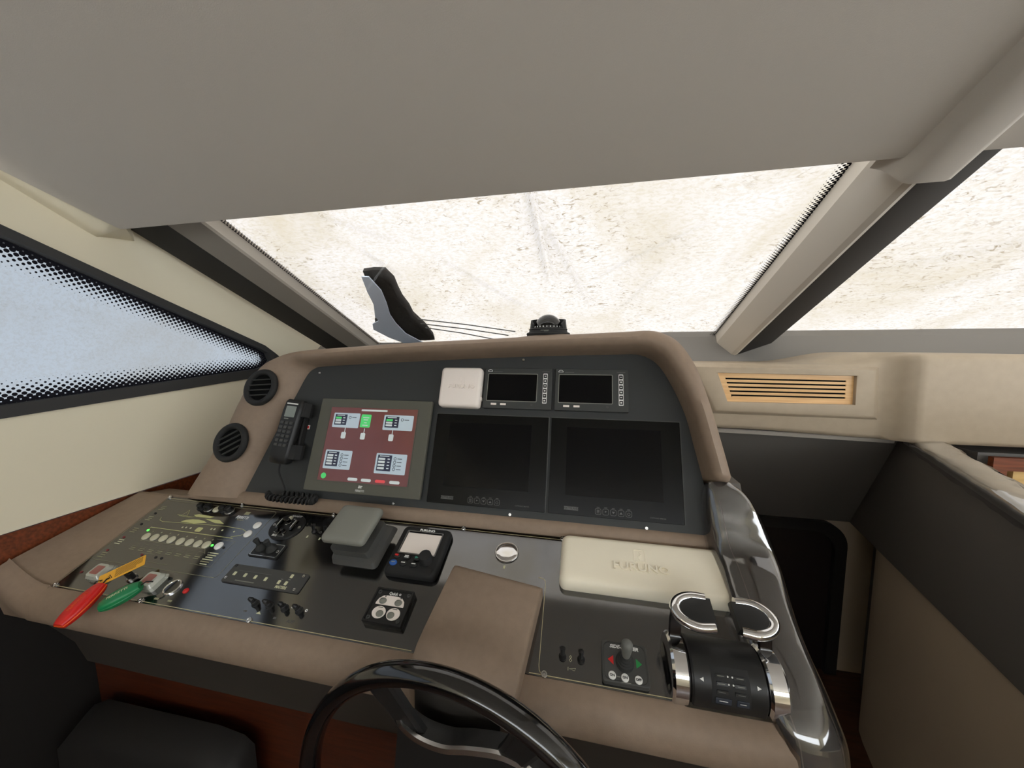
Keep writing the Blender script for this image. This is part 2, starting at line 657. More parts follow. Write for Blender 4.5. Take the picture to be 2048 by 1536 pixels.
# left wall with the triangular side window
G = [(-1.2, 1.166), (0.2, 1.2835), (1.29, 1.375), (1.335, 1.386), (1.356, 1.410), (1.338, 1.444), (1.30, 1.463), (0.20, 1.882), (-1.2, 1.882)]
GO = [(-1.24, 1.134), (0.2, 1.2545), (1.25, 1.3345), (1.372, 1.350), (1.425, 1.408), (1.374, 1.444), (1.32, 1.478), (0.21, 1.902), (-1.24, 1.902)]
outer = [(-3.2, 0.975), (1.75, 0.985), (1.75, 1.45), (1.70, 1.50), (0.83, ztop(0.83)), (-0.3, ztop(-0.3)), (-3.2, 2.361)]
vs, fs = fill_holes(outer, [G])
mb = MB()
mb.add([(xw(z), y, z) for y, z in vs] + [(xw(z) - 0.05, y, z) for y, z in vs], list(fs) + [tuple(len(vs) + i for i in reversed(f)) for f in fs])
struct(mb.build('wall_left', CREAM, recalc=False))
mb = MB()
mb.loft([[(xw(z) - 0.05, y, z) for y, z in G], [(xw(z) + 0.006, y, z) for y, z in G], [(xw(z) + 0.008, y, z) for y, z in GO], [(xw(z) - 0.002, y, z) for y, z in GO]], False, False)
w1 = struct(mb.build('window_1', FRAMEGREY), 'triangular side window left of the helm')
MB().loft([[(xw(z) - 0.02, y, z) for y, z in G], [(xw(z) - 0.026, y, z) for y, z in G]]).build('pane', GLASS, w1)


def inset(poly, d):
    out = []
    n = len(poly)
    for i in range(n):
        p0, p1, p2 = Vector(poly[i - 1]), Vector(poly[i]), Vector(poly[(i + 1) % n])
        a, b = (p1 - p0).normalized(), (p2 - p1).normalized()
        nrm = (Vector((-a.y, a.x)) + Vector((-b.y, b.x)))
        nrm = nrm / max(nrm.length, 0.4) * 1.0
        k = d / max(nrm.normalized().dot(Vector((-a.y, a.x))), 0.35)
        out.append(tuple(p1 + nrm.normalized() * k))
    return out


def dens(poly, n=10):
    out = []
    for a, b in zip(poly, poly[1:] + poly[:1]):
        for k in range(n):
            out.append((a[0] + (b[0] - a[0]) * k / n, a[1] + (b[1] - a[1]) * k / n))
    return out + [out[0]]


GI = inset(G, 0.060)
strip_uv('frit_band', [(xw(z) - 0.018, y, z) for y, z in dens(G)], [(xw(z) - 0.018, y, z) for y, z in dens(GI)], FRIT, w1)
# wooden lower strip of the left wall
mb = MB()
mb.loft([[(xw(0.97) - 0.015, y, 0.855), (xw(0.97) - 0.015, y, 0.975), (xw(0.97) - 0.06, y, 0.975), (xw(0.97) - 0.06, y, 0.855)] for y in (-3.2, 1.75)])
struct(mb.build('trim_2', WOODR), 'reddish wooden strip under the cream side panel')
mb = MB()
mb.loft([[(xw(0.97) - 0.02, y, 0.0), (xw(0.97) - 0.02, y, 0.86), (xw(0.97) - 0.06, y, 0.86), (xw(0.97) - 0.06, y, 0.0)] for y in (-3.2, 1.75)])
struct(mb.build('wall_left_lower', BLACKTRIM))

# windscreen surround
def wsbar(name, mat, x0, x1, t0, t1, n0, n1, label, rnd=0.006):
    m = MB()
    sec = [(x0, n1), (x0, n0 + rnd), (x0 + rnd, n0), (x1 - rnd, n0), (x1, n0 + rnd), (x1, n1)]
    m.loft([[Wp(x, t, n) for x, n in sec] for t in (t0, t1)])
    return struct(m.build(name, mat), label)


wsbar('trim_3', BLACKTRIM, -1.345, -1.185, -0.05, 1.0, 0.004, 0.05, 'black strip along the left windscreen pillar')
wsbar('trim_4', GREYTRIM, -1.184, -1.055, -0.05, 1.0, -0.004, 0.05, 'brown grey strip beside the left windscreen glass')
mb = MB()
sec = [(0.532, 0.05), (0.532, 0.0), (0.536, -0.006), (0.578, -0.052), (0.590, -0.058), (0.60, -0.054), (0.60, 0.05)]
mb.loft([[Wp(x, t, n) for x, n in sec] for t in (-0.03, 0.935)])
struct(mb.build('trim_5', pm('pale_trim', S(206, 198, 186), 0.6, spec=0.3, bump=(500, 0.15, 0.0005))), 'light face of the slanted mullion between the windscreens')
mb = MB()
sec = [(0.601, 0.05), (0.601, -0.053), (0.612, -0.050), (0.728, -0.004), (0.738, 0.004), (0.738, 0.05)]
mb.loft([[Wp(x, t, n) for x, n in sec] for t in (-0.03, 0.90)])
struct(mb.build('trim_6', BLACKTRIM), 'dark face of the slanted mullion between the windscreens')

# glass panes
for k, (x0, x1) in enumerate(((-1.08, 0.56), (0.72, 2.28))):
    m = MB()
    m.loft([[Wp(x0, -0.1, n), Wp(x1, -0.1, n), Wp(x1, 1.06, n), Wp(x0, 1.06, n)] for n in (0.040, 0.045)])
    w = struct(m.build('window_%d' % (k + 2), GLASS), ('raked windscreen pane in front of the helm', 'raked windscreen pane right of the mullion')[k])
    for xa, xb in (((-1.058, -1.03), (0.532, 0.508)), ((2.2, 2.17),))[k]:
        ts = [-0.06 + 0.045 * i for i in range(23)]
        strip_uv('frit_band', [Wp(xa, t, 0.038) for t in ts], [Wp(xb, t, 0.038) for t in ts], FRITC, w)
# grey base strip of the windscreen
mb = MB()
sec = [(1.615, 1.535), (1.600, 1.522), (1.588, 1.512), (1.53, 1.40), (1.53, 1.25), (1.70, 1.25), (1.70, 1.535)]
mb.loft([[(x, y + dz * -0.9, z + dz) for y, z in sec] for x, dz in ((-1.42, -0.055), (-0.2, -0.022), (0.36, 0.0), (2.3, 0.0))])
struct(mb.build('trim_7', pm('base_grey', S(116, 112, 106), 0.6, spec=0.3, bump=(500, 0.15, 0.0005))), 'grey base strip under the windscreen glass')
struct(MB().box((0.45, 1.78, 0.75), (3.8, 0.06, 1.5)).build('wall_front', BULKHEAD))

# right side and stern of the cabin (out of view, they close the room and their added windows give fill light)
vs, fs = fill_holes([(-3.2, 0), (1.8, 0), (1.8, 1.5), (1.5, 1.62), (0.83, 1.87), (-0.3, 2.37), (-3.2, 2.37)], [[(-2.6, 1.2), (0.9, 1.25), (1.25, 1.42), (0.4, 1.85), (-2.6, 1.95)]])
mb = MB()
mb.add([(2.25, y, z) for y, z in vs] + [(2.3, y, z) for y, z in vs], list(fs) + [tuple(len(vs) + i for i in reversed(f)) for f in fs])
struct(mb.build('wall_right', CREAM, recalc=False))
w4 = [(-2.6, 1.2), (0.9, 1.25), (1.25, 1.42), (0.4, 1.85), (-2.6, 1.95)]
struct(MB().loft([[(2.27, y, z) for y, z in w4], [(2.276, y, z) for y, z in w4]]).build('window_4', GLASS))
vs, fs = fill_holes([(-1.5, 0), (2.3, 0), (2.3, 2.37), (-1.5, 2.37)], [[(-1.3, 1.5), (2.1, 1.5), (2.1, 2.2), (-1.3, 2.2)]])
mb = MB()
mb.add([(x, -3.2, z) for x, z in vs] + [(x, -3.26, z) for x, z in vs], list(fs) + [tuple(len(vs) + i for i in reversed(f)) for f in fs])
struct(mb.build('wall_rear', CREAM, recalc=False))
w5 = [(-1.3, 1.5), (2.1, 1.5), (2.1, 2.2), (-1.3, 2.2)]
struct(MB().loft([[(x, -3.22, z) for x, z in w5], [(x, -3.226, z) for x, z in w5]]).build('window_5', GLASS))

# ------------------------------------------------------------------ covers outside the glass
def sheet(name, fn, nu, nv, mat):
    m = MB()
    vs = [fn(i / nu, j / nv) for j in range(nv + 1) for i in range(nu + 1)]
    m.add(vs, [(j * (nu + 1) + i, j * (nu + 1) + i + 1, (j + 1) * (nu + 1) + i + 1, (j + 1) * (nu + 1) + i) for j in range(nv) for i in range(nu)])
    return m.build(name, mat, ang=180, recalc=False)


FOLDS = [(-0.16, 0.0, -0.13, 0.55, 0.012, 0.012), (-0.13, 0.2, 0.03, 0.75, 0.006, 0.008), (-0.55, 0.35, -0.2, 0.8, 0.006, 0.006), (0.05, 0.55, 0.35, 0.3, 0.007, 0.010),
         (-0.9, 0.1, -0.6, 0.3, 0.006, 0.01), (0.9, 0.6, 1.7, 0.25, 0.010, 0.012), (1.0, 0.75, 1.8, 0.45, 0.007, 0.010), (-0.8, 0.3, -0.72, 0.5, 0.006, 0.006), (0.15, 0.8, 0.28, 0.5, 0.005, 0.008)]


def wrinkle(x, t):
    h = 0.010 * noise.noise(Vector((x * 2.2, t * 2.2, 3))) + 0.004 * noise.noise(Vector((x * 9, t * 11, 8)))
    for x0, t0, x1, t1, a, w in FOLDS:
        dx, dt = x1 - x0, t1 - t0
        L2 = dx * dx + dt * dt
        s = max(0, min(1, ((x - x0) * dx + (t - t0) * dt) / L2))
        d = math.hypot(x - x0 - s * dx, t - t0 - s * dt)
        h += 2.0 * a * math.exp(-(d / w) ** 2) * math.sin(math.pi * min(max(s, 0.02), 0.98)) ** 0.4
    return h


def front_cover(a, b):
    x, t = -1.45 + 4.2 * a, -0.3 + 1.62 * b
    return Wp(x, t, 0.14 + wrinkle(x, t) + (0.0 if t < 0.9 else -(t - 0.9) * 0.12))


tag(sheet('windscreen_cover', front_cover, 420, 170, COVER), 'mildew stained white fabric cover stretched outside the windscreen', 'boat cover')
tag(sheet('side_window_cover', lambda a, b: (xw(1.0 + 1.3 * b) - 0.22 + 0.03 * noise.noise(Vector((a * 9, b * 3, 1))), -2.2 + 4.1 * a, 0.8 + 1.3 * b), 60, 30, COVERB),
    'pale blue grey fabric cover outside the left side window', 'boat cover')

# dark cloth bundle wrapped on the wiper, standing against the cover
CL = [(-0.796, 0.346), (-0.752, 0.343), (-0.708, 0.346), (-0.702, 0.401), (-0.722, 0.47), (-0.735, 0.53), (-0.738, 0.60), (-0.752, 0.673), (-0.735, 0.76), (-0.738, 0.866), (-0.755, 0.925), (-0.83, 0.925), (-0.91, 0.920),
      (-0.962, 0.845), (-0.99, 0.753), (-0.965, 0.703), (-0.915, 0.672), (-0.911, 0.635), (-0.857, 0.534), (-0.828, 0.443)]
mb = MB()
cx = sum(p[0] for p in CL) / len(CL)


def inner(p, k):
    m = (-0.80 + (p[1] - 0.4) * -0.12, p[1])
    return (m[0] + (p[0] - m[0]) * k, 0.63 + (p[1] - 0.63) * (0.5 + 0.5 * k))


ls = []
for k, n in ((0.55, 0.068), (0.85, 0.062), (1.0, 0.075), (0.98, 0.09), (0.8, 0.105), (0.4, 0.11)):
    ls.append([Wp(*inner(p, k), n - 0.006 * noise.noise(Vector((p[0] * 14, p[1] * 14, k)))) for p in CL])
mb.loft(ls)
tag(mb.build('cloth_bundle', CLOTHD, ang=60), 'crumpled dark cloth wrapped on the wiper base outside the windscreen', 'cloth')

LN = [(-0.796, 0.346), (-0.770, 0.352), (-0.772, 0.44), (-0.800, 0.53), (-0.835, 0.62), (-0.850, 0.70), (-0.850, 0.80), (-0.820, 0.88), (-0.80, 0.925), (-0.91, 0.920), (-0.965, 0.845), (-0.996, 0.753), (-0.968, 0.700), (-0.920, 0.672), (-0.916, 0.635), (-0.862, 0.534), (-0.833, 0.443)]
mb = MB()
mb.loft([[Wp(x, t_, n - 0.004 * noise.noise(Vector((x * 14, t_ * 14, 0.5)))) for x, t_ in LN] for n in (0.050, 0.054)])
mb.build('skylit_side', pm('skylit_cloth', S(206, 216, 232), 0.8, spec=0.15), bpy.data.objects['cloth_bundle'], ang=60)  # pale blue paints skylight onto the left side of the cloth

t = thing('windscreen_wiper', 'thin folded wiper arms running right from the dark cloth bundle', 'wiper')
for a, b in (((-0.736, 0.683), (-0.31, 0.817)), ((-0.741, 0.726), (-0.35, 0.855)), ((-0.734, 0.766), (-0.42, 0.90))):
    MB().tube([Wp(*a, 0.062), Wp((a[0] + b[0]) / 2, (a[1] + b[1]) / 2, 0.066), Wp(*b, 0.062)], 0.0024, 6).build('arm', DGREYP, t)
t = thing('windscreen_wiper', 'dark wiper resting at the base of the right windscreen', 'wiper')
MB().tube([Wp(1.45, 0.90, 0.058), Wp(1.60, 0.875, 0.062), Wp(1.9, 0.82, 0.062)], 0.006, 6).build('arm', BLACKTRIM, t)
MB().tube([Wp(1.42, 0.93, 0.055), Wp(1.65, 0.90, 0.058), Wp(2.0, 0.87, 0.058)], 0.004, 6).build('blade', RUBBER, t)

# ------------------------------------------------------------------ helm console
con = thing('helm_console', 'wide brown leather helm console with upright hood and sloping switch panel', 'console', Matrix.Translation((-0.5, 0.6, 0.0)))
CI = Matrix.Translation((0.5, -0.6, 0.0))

P = [q2(-0.085, -0.03), q2(-0.092, -0.004), q2(-0.096, 0.004), q2(-0.104, 0.008), q2(-0.116, 0.009), q2(-0.128, 0.006), q1(0.010, 0.004), q1(0.0065, -0.001), q1(0.006, -0.005),
     q1(-0.10, -0.005), q1(-0.20, -0.005), q1(-0.293, -0.005), q1(-0.2935, 0.001), q1(-0.30, 0.003), q1(-0.318, 0.001), q1(-0.335, -0.008), q1(-0.348, -0.024), q1(-0.354, -0.045)]
P += [(0.566, 0.776), (0.585, 0.762), (0.62, 0.752), (0.90, 0.752), (0.95, 0.80), (0.95, 0.96)]
xs = [-1.452, -1.44, -1.42, -1.395, -1.365, -1.335, -1.3175, -1.317, -1.26, -1.20, -0.6, 0.0, 0.317, 0.3175, 0.335]
mb = MB()
ls = []
for x in xs:
    l = []
    for k, (y, z) in enumerate(P):
        if x < -1.25 and k <= 5:
            y, z = q1(0.03 - 0.004 * k, -0.02 + 0.005 * k)
        if x < -1.335 and 6 <= k <= 17:
            w = min(1.0, (-1.335 - x) / 0.115)
            z += (w ** 1.4) * (0.861 - y) * 0.2
        if (x < -1.3172 or x > 0.3172) and 7 <= k <= 12:     # rim around the sunk panel
            y, z = y - 0.4157 * 0.007, z + 0.9095 * 0.007
        l.append((x, y, z))
    ls.append(l)
mb.loft(ls).xf(CI)
mb.build('body', LEATHER, con, ang=40)
mb = MB()
mb.loft([[(x, 0.715, 0.525), (x, 0.73, 0.0), (x, 1.2, 0.0), (x, 1.2, 0.525)] for x in (-1.45, 0.33)]).xf(CI)
mb.build('plinth', wood('dark_mahogany', S(58, 26, 14), S(84, 40, 22), (3, 40, 40)), con)
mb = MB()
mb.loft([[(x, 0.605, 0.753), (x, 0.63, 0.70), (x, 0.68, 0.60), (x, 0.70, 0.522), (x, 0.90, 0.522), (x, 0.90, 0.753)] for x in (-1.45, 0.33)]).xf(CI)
mb.build('knee_panel', pm('knee_shade_vinyl', S(62, 57, 52), 0.6, spec=0.25, bump=(300, 0.2, 0.0006)), con, 40)  # dark colour puts the shade under the console roll into the material

# hood: arch of padded leather round the instrument panel
HI = [(-1.035, -0.115), (-0.9614, 0.1174), (-0.925, 0.225), (-0.9025, 0.2882), (-0.880, 0.311), (-0.843, 0.3187), (-0.6655, 0.330), (-0.488, 0.340), (-0.29, 0.350), (-0.096, 0.3577), (0.08, 0.362),
      (0.1417, 0.3628), (0.178, 0.351), (0.2062, 0.325), (0.235, 0.27), (0.2627, 0.1949), (0.28, 0.11), (0.2925, 0.045)]
HO = [(-1.205, -0.115), (-1.1377, 0.054), (-1.105, 0.19), (-1.07, 0.2877), (-1.0146, 0.3317), (-0.906, 0.358), (-0.70, 0.371), (-0.50, 0.383), (-0.28, 0.3925), (-0.09, 0.4025), (0.1, 0.411),
      (0.174, 0.4143), (0.213, 0.405), (0.25, 0.378), (0.285, 0.315), (0.3087, 0.2247), (0.3326, 0.1038), (0.3433, 0.0415)]
HW = [1, 1, 1, 1, 0.9, 0.5, 0.15, 0, 0, 0, 0, 0, 0, 0, 0, 0, 0, 0]
st = crom([a + b + (w,) for a, b, w in zip(HI, HO, HW)], 6)
PT = [(0, -0.02), (0.0, 0.0), (0.0, 0.035), (0.04, 0.066), (0.15, 0.082), (0.35, 0.086), (0.62, 0.078), (0.84, 0.064), (0.97, 0.044), (1.0, 0.02), (0.97, -0.04), (0.9, -0.14), (0.8, -0.26)]
PC = [(0, -0.02), (0.0, 0.0), (0.06, 0.012), (0.16, 0.026), (0.30, 0.037), (0.48, 0.043), (0.72, 0.045), (0.90, 0.044), (0.98, 0.036), (1.01, 0.02), (1.02, -0.03), (1.02, -0.14), (1.02, -0.26)]
mb = MB()
ls = []
for iu, ib, ou, ob, w in st:
    l = []
    for (sa, na), (sc, nc) in zip(PT, PC):
        s, n = sa * (1 - w) + sc * w, na * (1 - w) + nc * w
        l.append(O2 + UX * (iu + (ou - iu) * s) + E2 * (ib + (ob - ib) * s) + N2 * n)
    ls.append(l)
# raised saddle for the compass on the hood top
for l in ls:
    for k in range(8, 13):
        g = math.exp(-((l[k].x + 0.105) / 0.075) ** 4)
        l[k].z += 0.012 * g * (1 if k > 8 else 0.5)
# rounded end of the right bolster
e = ls[-1]
c = sum(e, Vector()) / len(e)
ls.append([p + E2 * -0.008 + (c - p) * 0.08 for p in e])
ls.append([p + E2 * -0.012 + (c - p) * 0.22 for p in e])
mb.loft(ls).xf(CI)
mb.build('hood', LEATHER, con, ang=50)

# instrument board (upright)
inn = [(p[0], p[1]) for p in st]
poly = [(u, b) for u, b in inn] + [(0.318, -0.10), (0.31, -0.105), (-1.03, -0.105)]
mb = MB()
mb.loft([[O2 + UX * u + E2 * b + N2 * n for u, b in poly] for n in (-0.012, 0.0)]).xf(CI)
ip = mb.build('instrument_board', PANEL2, con)
M2 = Matrix.Translation((0.5, -0.6, 0)) @ F2(0, 0)
scr = MB()
scr.ring(0.0022, 0.0055, 0.0, 0.0035, 14)
scr.lathe([(0.0032, 0.0), (0.003, 0.0015)], 10)
scr0 = None
M1 = Matrix.Translation((0.5, -0.6, 0)) @ F1(0, 0)


def local(o, M, u, v, n):
    o.matrix_local = M @ Matrix.Translation((u, v, n))


for k, (u, b) in enumerate(((-0.8565, 0.2958), (-0.1743, 0.3449), (0.1682, 0.3584), (-0.5213, -0.0889), (-0.183, -0.0889), (0.1594, -0.0904))):
    if scr0 is None:
        scr0 = scr.build('screw', STEEL, ip)
        o = scr0
    else:
        o = clone(scr0, ip)
    o.matrix_local = M2 @ Matrix.Translation((u, b, 0.0)) @ Matrix.Scale(0.72, 4)

# sloping switch board
mb = MB().plate(1.6335, 0.2985, 0.004, -0.005, 0.0, 0.0008, -0.5, -0.1435)
sb = mb.build('switch_board', PANEL1, con)
sb.matrix_local = M1
SB = sb


def sub(mbx, name, mat, ang=20):
    return mbx.build(name, mat, SB, ang)


for u, v in [(u, 0.001) for u in (-1.3104, -1.0268, -0.7041, -0.3071, -0.0435, 0.3085)] + [(u, -0.2885) for u in (-1.3104, -1.0269, -0.7151, -0.0603, 0.308)]:
    o = clone(scr0, SB, (u, v, 0.0))
    o.matrix_local = Matrix.Translation((u, v, 0.0)) @ Matrix.Scale(1.15, 4)


def line(pts, w=0.0009, z=0.0004, mat=GOLD, name='engraved_line', closed=False):
    m = MB()
    pp = list(pts) + ([pts[0]] if closed else [])
    L, Rr = [], []
    for i, p in enumerate(pp):
        a = Vector(pp[max(i - 1, 0)])
        b = Vector(pp[min(i + 1, len(pp) - 1)])
        if closed and i in (0, len(pp) - 1):
            a, b = Vector(pp[-2]), Vector(pp[1])
        d = (b - a).normalized()
        nrm = Vector((-d.y, d.x)) * w / 2
        L.append((p[0] + nrm.x, p[1] + nrm.y))
        Rr.append((p[0] - nrm.x, p[1] - nrm.y))
    n = len(pp)
    vs = [(x, y, z) for x, y in L] + [(x, y, z) for x, y in Rr]
    m.add(vs, [(i, n + i, n + i + 1, i + 1) for i in range(n - 1)])
    return m.build(name, mat, SB, recalc=False)


line([(-1.313, -0.002), (0.313, -0.002)], 0.0016)
line([(-1.313, -0.2895), (-0.325, -0.2895)], 0.0014)
line([(-0.0884, -0.2895), (0.313, -0.2895)], 0.0014)
line([(-1.3135, -0.002), (-1.3135, -0.2895)], 0.0009)
line([(-0.092, -0.107), (-0.082, -0.108), (-0.076, -0.113), (-0.0745, -0.122), (-0.0715, -0.275), (-0.0700, -0.283), (-0.066, -0.2885)], 0.0012)
# boat status area: frames, boat silhouette, buttons, lamps
line([(-1.302, -0.010), (-0.894, -0.0105), (-0.889, -0.014), (-0.889, -0.209), (-0.895, -0.2145), (-1.302, -0.2145)], 0.0009, mat=DIMGOLD)
line([(-1.2462, -0.1054), (-0.9481, -0.1077)], 0.0018, mat=YACHTY)
line([(-1.2462, -0.1054), (-1.2424, -0.1140)], 0.0012, mat=YACHTY)
line([(-1.2281, -0.1475), (-1.0, -0.1465), (-0.985, -0.16)], 0.0009, mat=DIMGOLD)
line([(-0.995, -0.1155), (-0.9319, -0.1156), (-0.9318, -0.1913), (-0.9999, -0.1892)], 0.0008, mat=DIMGOLD)
line([(-1.1825, -0.1805), (-1.1322, -0.1800)], 0.0008, mat=DIMGOLD)
line([(-1.1323, -0.2007), (-1.0598, -0.2014)], 0.0008, mat=DIMGOLD)


def flat(name, poly, mat, z=0.0004):
    m = MB()
    m.add([(x, y, z) for x, y in poly], [tuple(range(len(poly)))])
    return m.build(name, mat, SB, recalc=False)


def cw(p):
    a = sum(p[i - 1][0] * p[i][1] - p[i][0] * p[i - 1][1] for i in range(len(p)))
    return p if a > 0 else list(reversed(p))


for p in ([(-1.1704, -0.0771), (-1.159, -0.0693), (-1.14, -0.0655), (-1.1162, -0.0638), (-1.0950, -0.0662), (-1.0795, -0.0713), (-1.1196, -0.0781)], [(-1.1523, -0.0506), (-1.1371, -0.046), (-1.075, -0.049), (-1.0862, -0.0546), (-1.1369, -0.0561)],
          [(-1.1012, -0.0592), (-1.0487, -0.0574), (-1.0215, -0.0681), (-1.0529, -0.069)]):
    flat('boat_silhouette', cw(p), YACHTY)
line([(-1.252, -0.0706), (-1.246, -0.0800), (-1.23, -0.084), (-1.1659, -0.0808), (-1.0075, -0.0746), (-0.9455, -0.0775), (-0.9205, -0.0860), (-0.935, -0.097), (-0.96, -0.104)], 0.0013, mat=YACHTY)
line([(-1.20, -0.0585), (-1.16, -0.0600), (-1.14, -0.0560)], 0.001, mat=YACHTY)
for a in ((-1.185, -0.036, -1.170, -0.058), (-1.185, -0.036, -1.192, -0.058), (-1.21, -0.055, -1.15, -0.058)):
    line([a[:2], a[2:]], 0.0009, mat=YACHTY)
for u, v, r in ((-1.1422, -0.094, 0.0026), (-1.1298, -0.093, 0.0026), (-1.113, -0.0932, 0.0026), (-1.044, -0.0882, 0.003), (-1.0334, -0.0878, 0.003), (-1.0058, -0.0877, 0.0026), (-0.9651, -0.0875, 0.0026)):
    sub(MB().lathe([(r, 0), (r, 0.0006)], 10, u, v), 'porthole_mark', PRINT)
sub(MB().plate(0.020, 0.014, 0.004, 0, 0.0006, 0, -1.082, -0.0945), 'hatch_mark', YACHTY)
for k in range(5):
    u, v = -1.289, (-0.0407, -0.0794, -0.1215, -0.1604, -0.2013)[k]
    for j in range(3):
        sub(MB().box((u + 0.002 * (j % 2), v + 0.007 - 0.006 * j, 0.0003), (0.019 - 0.003 * (j % 2), 0.0022, 0.0006)), 'caption_line', DIMGOLD if k != 3 else PRINT)
for k, u in enumerate((-1.222, -1.189, -1.157, -1.126, -1.093, -1.061, -1.030, -0.999)):
    line([(u - 0.010, -0.1565), (u + 0.008, -0.1565), (u + 0.008, -0.1655), (u - 0.010, -0.1655)], 0.0006, mat=DIMGOLD, closed=True)
    for j in range(2):
        sub(MB().box((u, -0.170 - 0.005 * j, 0.0003), (0.017, 0.0018, 0.0006)), 'caption_line', DIMGOLD)
for j in range(6):
    sub(MB().box((-0.963 + (0.002 if j % 2 else 0), -0.155 - 0.0062 * j, 0.0003), (0.034 - 0.006 * (j % 3), 0.0022, 0.0006)), 'caption_line', PRINT if j != 4 else DIMGOLD)
btn = MB().lathe([(0.0112, 0.0), (0.0112, 0.0018), (0.0098, 0.0035), (0.006, 0.0046), (0.0, 0.005)], 20)
b0 = None
for k, (u, v) in enumerate(((-1.2227, -0.1347), (-1.1919, -0.1343), (-1.1613, -0.1339), (-1.1309, -0.135), (-1.0978, -0.1358), (-1.0669, -0.1352), (-1.0362, -0.1361), (-1.0075, -0.1357), (-0.9673, -0.1338), (-0.9157, -0.0894), (-0.9115, -0.0604), (-1.0959, -0.0234))):
    if b0 is None:
        b0 = btn.build('push_button', BUTTON, SB)
        o = b0
    else:
        o = clone(b0, SB)
    o.location = (u, v, 0)
    if 8 <= k <= 10:
        o.data = o.data.copy()
        o.data.materials[0] = BUTTONW
        o['label'] = 'bright white push button'
    if k < 8:
        sub(MB().lathe([(0.0024, 0), (0.0022, 0.0008)], 8, u + 0.003, v + 0.017), 'indicator_dot', DIMGOLD)
for u in (-1.1547, -1.1271, -1.0722, -1.0487):
    sub(MB().lathe([(0.0125, 0.0), (0.0125, 0.003), (0.0105, 0.004), (0.0095, 0.014), (0.008, 0.0155), (0.0, 0.0155)], 18, u, -0.0222), 'rotary_knob', BLACKP)
for u in (-1.1271, -1.0487):
    sub(MB().ring(0.0122, 0.0142, 0.0, 0.002, 22, u, -0.0222), 'knob_bezel', STEEL)
for u, v, m_, nm in ((-1.2424, -0.1158, GREENLED, 'green_lamp'), (-0.9889, -0.1348, GREENLED, 'green_lamp'), (-1.2919, -0.1456, DARKRED, 'red_lamp'), (-1.291, -0.187, DARKRED, 'red_lamp'), (-1.284, -0.250, DARKRED, 'red_lamp'),
                     (-1.1681, -0.1858, DARKRED, 'red_lamp'), (-1.118, -0.187, BLACKMATT, 'dark_lamp'), (-1.098, -0.187, BLACKMATT, 'dark_lamp'), (-0.948, -0.137, BLACKMATT, 'dark_lamp'), (-0.975, -0.158, BLACKMATT, 'dark_lamp'), (-1.29, -0.06, BLACKMATT, 'dark_lamp'), (-1.29, -0.10, BLACKMATT, 'dark_lamp')):
    sub(MB().lathe([(0.0034, 0), (0.0034, 0.001), (0.002, 0.0026), (0.0, 0.003)], 10, u, v), nm, m_)
sub(MB().lathe([(0.0065, 0), (0.0065, 0.002), (0.004, 0.0045), (0, 0.005)], 12, -0.9353, -0.2528), 'red_lamp', RED)
sub(MB().ring(0.0155, 0.0195, 0.0, 0.004, 32, -0.9785, -0.2505), 'start_ring', CHROME)
sub(MB().lathe([(0.0155, 0), (0.0155, 0.0025), (0.012, 0.002), (0, 0.002)], 24, -0.9785, -0.2505), 'start_button', BLACKG)
for u in (-0.992, -0.952):
    sub(MB().box((u, -0.279, 0.0003), (0.012, 0.004, 0.0006)), 'caption_line', DIMGOLD)
# logo print on the status area
sub(MB().box((-0.9812, -0.0254, 0.0003), (0.016, 0.010, 0.0006)), 'emblem', DIMGOLD)
text('lettering', 'FERRETTI', 0.0135, WHITEPR, SB, -0.9835, -0.0414, 0.0003, xs=0.75)
text('lettering', 'Y A C H T S', 0.0045, DIMGOLD, SB, -0.9835, -0.0500, 0.0003)
# toggles
for k, (u, v, s) in enumerate(((-0.7238, -0.0583, 1), (-0.6844, -0.06, 1), (-0.7297, -0.2549, 0), (-0.692, -0.2541, 0), (-0.6518, -0.254, 0), (-0.6136, -0.254, 0), (-0.0286, -0.2556, 1), (0.006, -0.2554, 1))):
    m = MB()
    if s:
        m.lathe([(0.0072, 0), (0.0072, 0.003), (0.0055, 0.005), (0.0040, 0.008)], 14)
        m.tube([(0, 0, 0.006), (0, 0.003, 0.014), (0, 0.006, 0.021), (0, 0.007, 0.0225)], [0.0036, 0.0046, 0.0056, 0.003], 10)
    else:
        m.lathe([(0.0085, 0), (0.0085, 0.002), (0.0068, 0.003), (0.0062, 0.011), (0.0050, 0.0125)], 14)
        m.tube([(0, 0, 0.010), (-0.002, -0.001, 0.020), (-0.004, -0.002, 0.026)], [0.0045, 0.0052, 0.0030], 10)
    o = sub(m, 'toggle_switch', BLACKP)
    o.location = (u, v, 0)
for u, v in ((-0.674, -0.2455), (-0.636, -0.2485), (-0.598, -0.251)):
    sub(MB().ring(0.0016, 0.0030, 0, 0.0008, 10, u, v), 'indicator_ring', WHITEPR)
for u, v in ((-0.733, -0.076), (-0.693, -0.078)):
    sub(MB().box((u, v, 0.0003), (0.004, 0.007, 0.0006)), 'caption_mark', PRINT)
sub(MB().ring(0.0022, 0.0036, 0, 0.0006, 12, -0.704, -0.0590), 'caption_mark', GREYPR)
flat('caption_mark', cw([(-0.713, -0.2735), (-0.707, -0.268), (-0.699, -0.2735)]), PRINT)
sub(MB().box((-0.742, -0.272, 0.0003), (0.008, 0.003, 0.0006)), 'caption_mark', GREYPR)
sub(MB().box((-0.660, -0.2755, 0.0003), (0.007, 0.004, 0.0006)), 'caption_mark', GREYPR)
text('lettering', 'ALRT', 0.008, GREYPR, SB, -0.618, -0.277, 0.0003)
line([(-0.0135, -0.2510), (-0.0115, -0.2535), (-0.0135, -0.2560), (-0.0155, -0.2535)], 0.0008, mat=PRINT, closed=True)
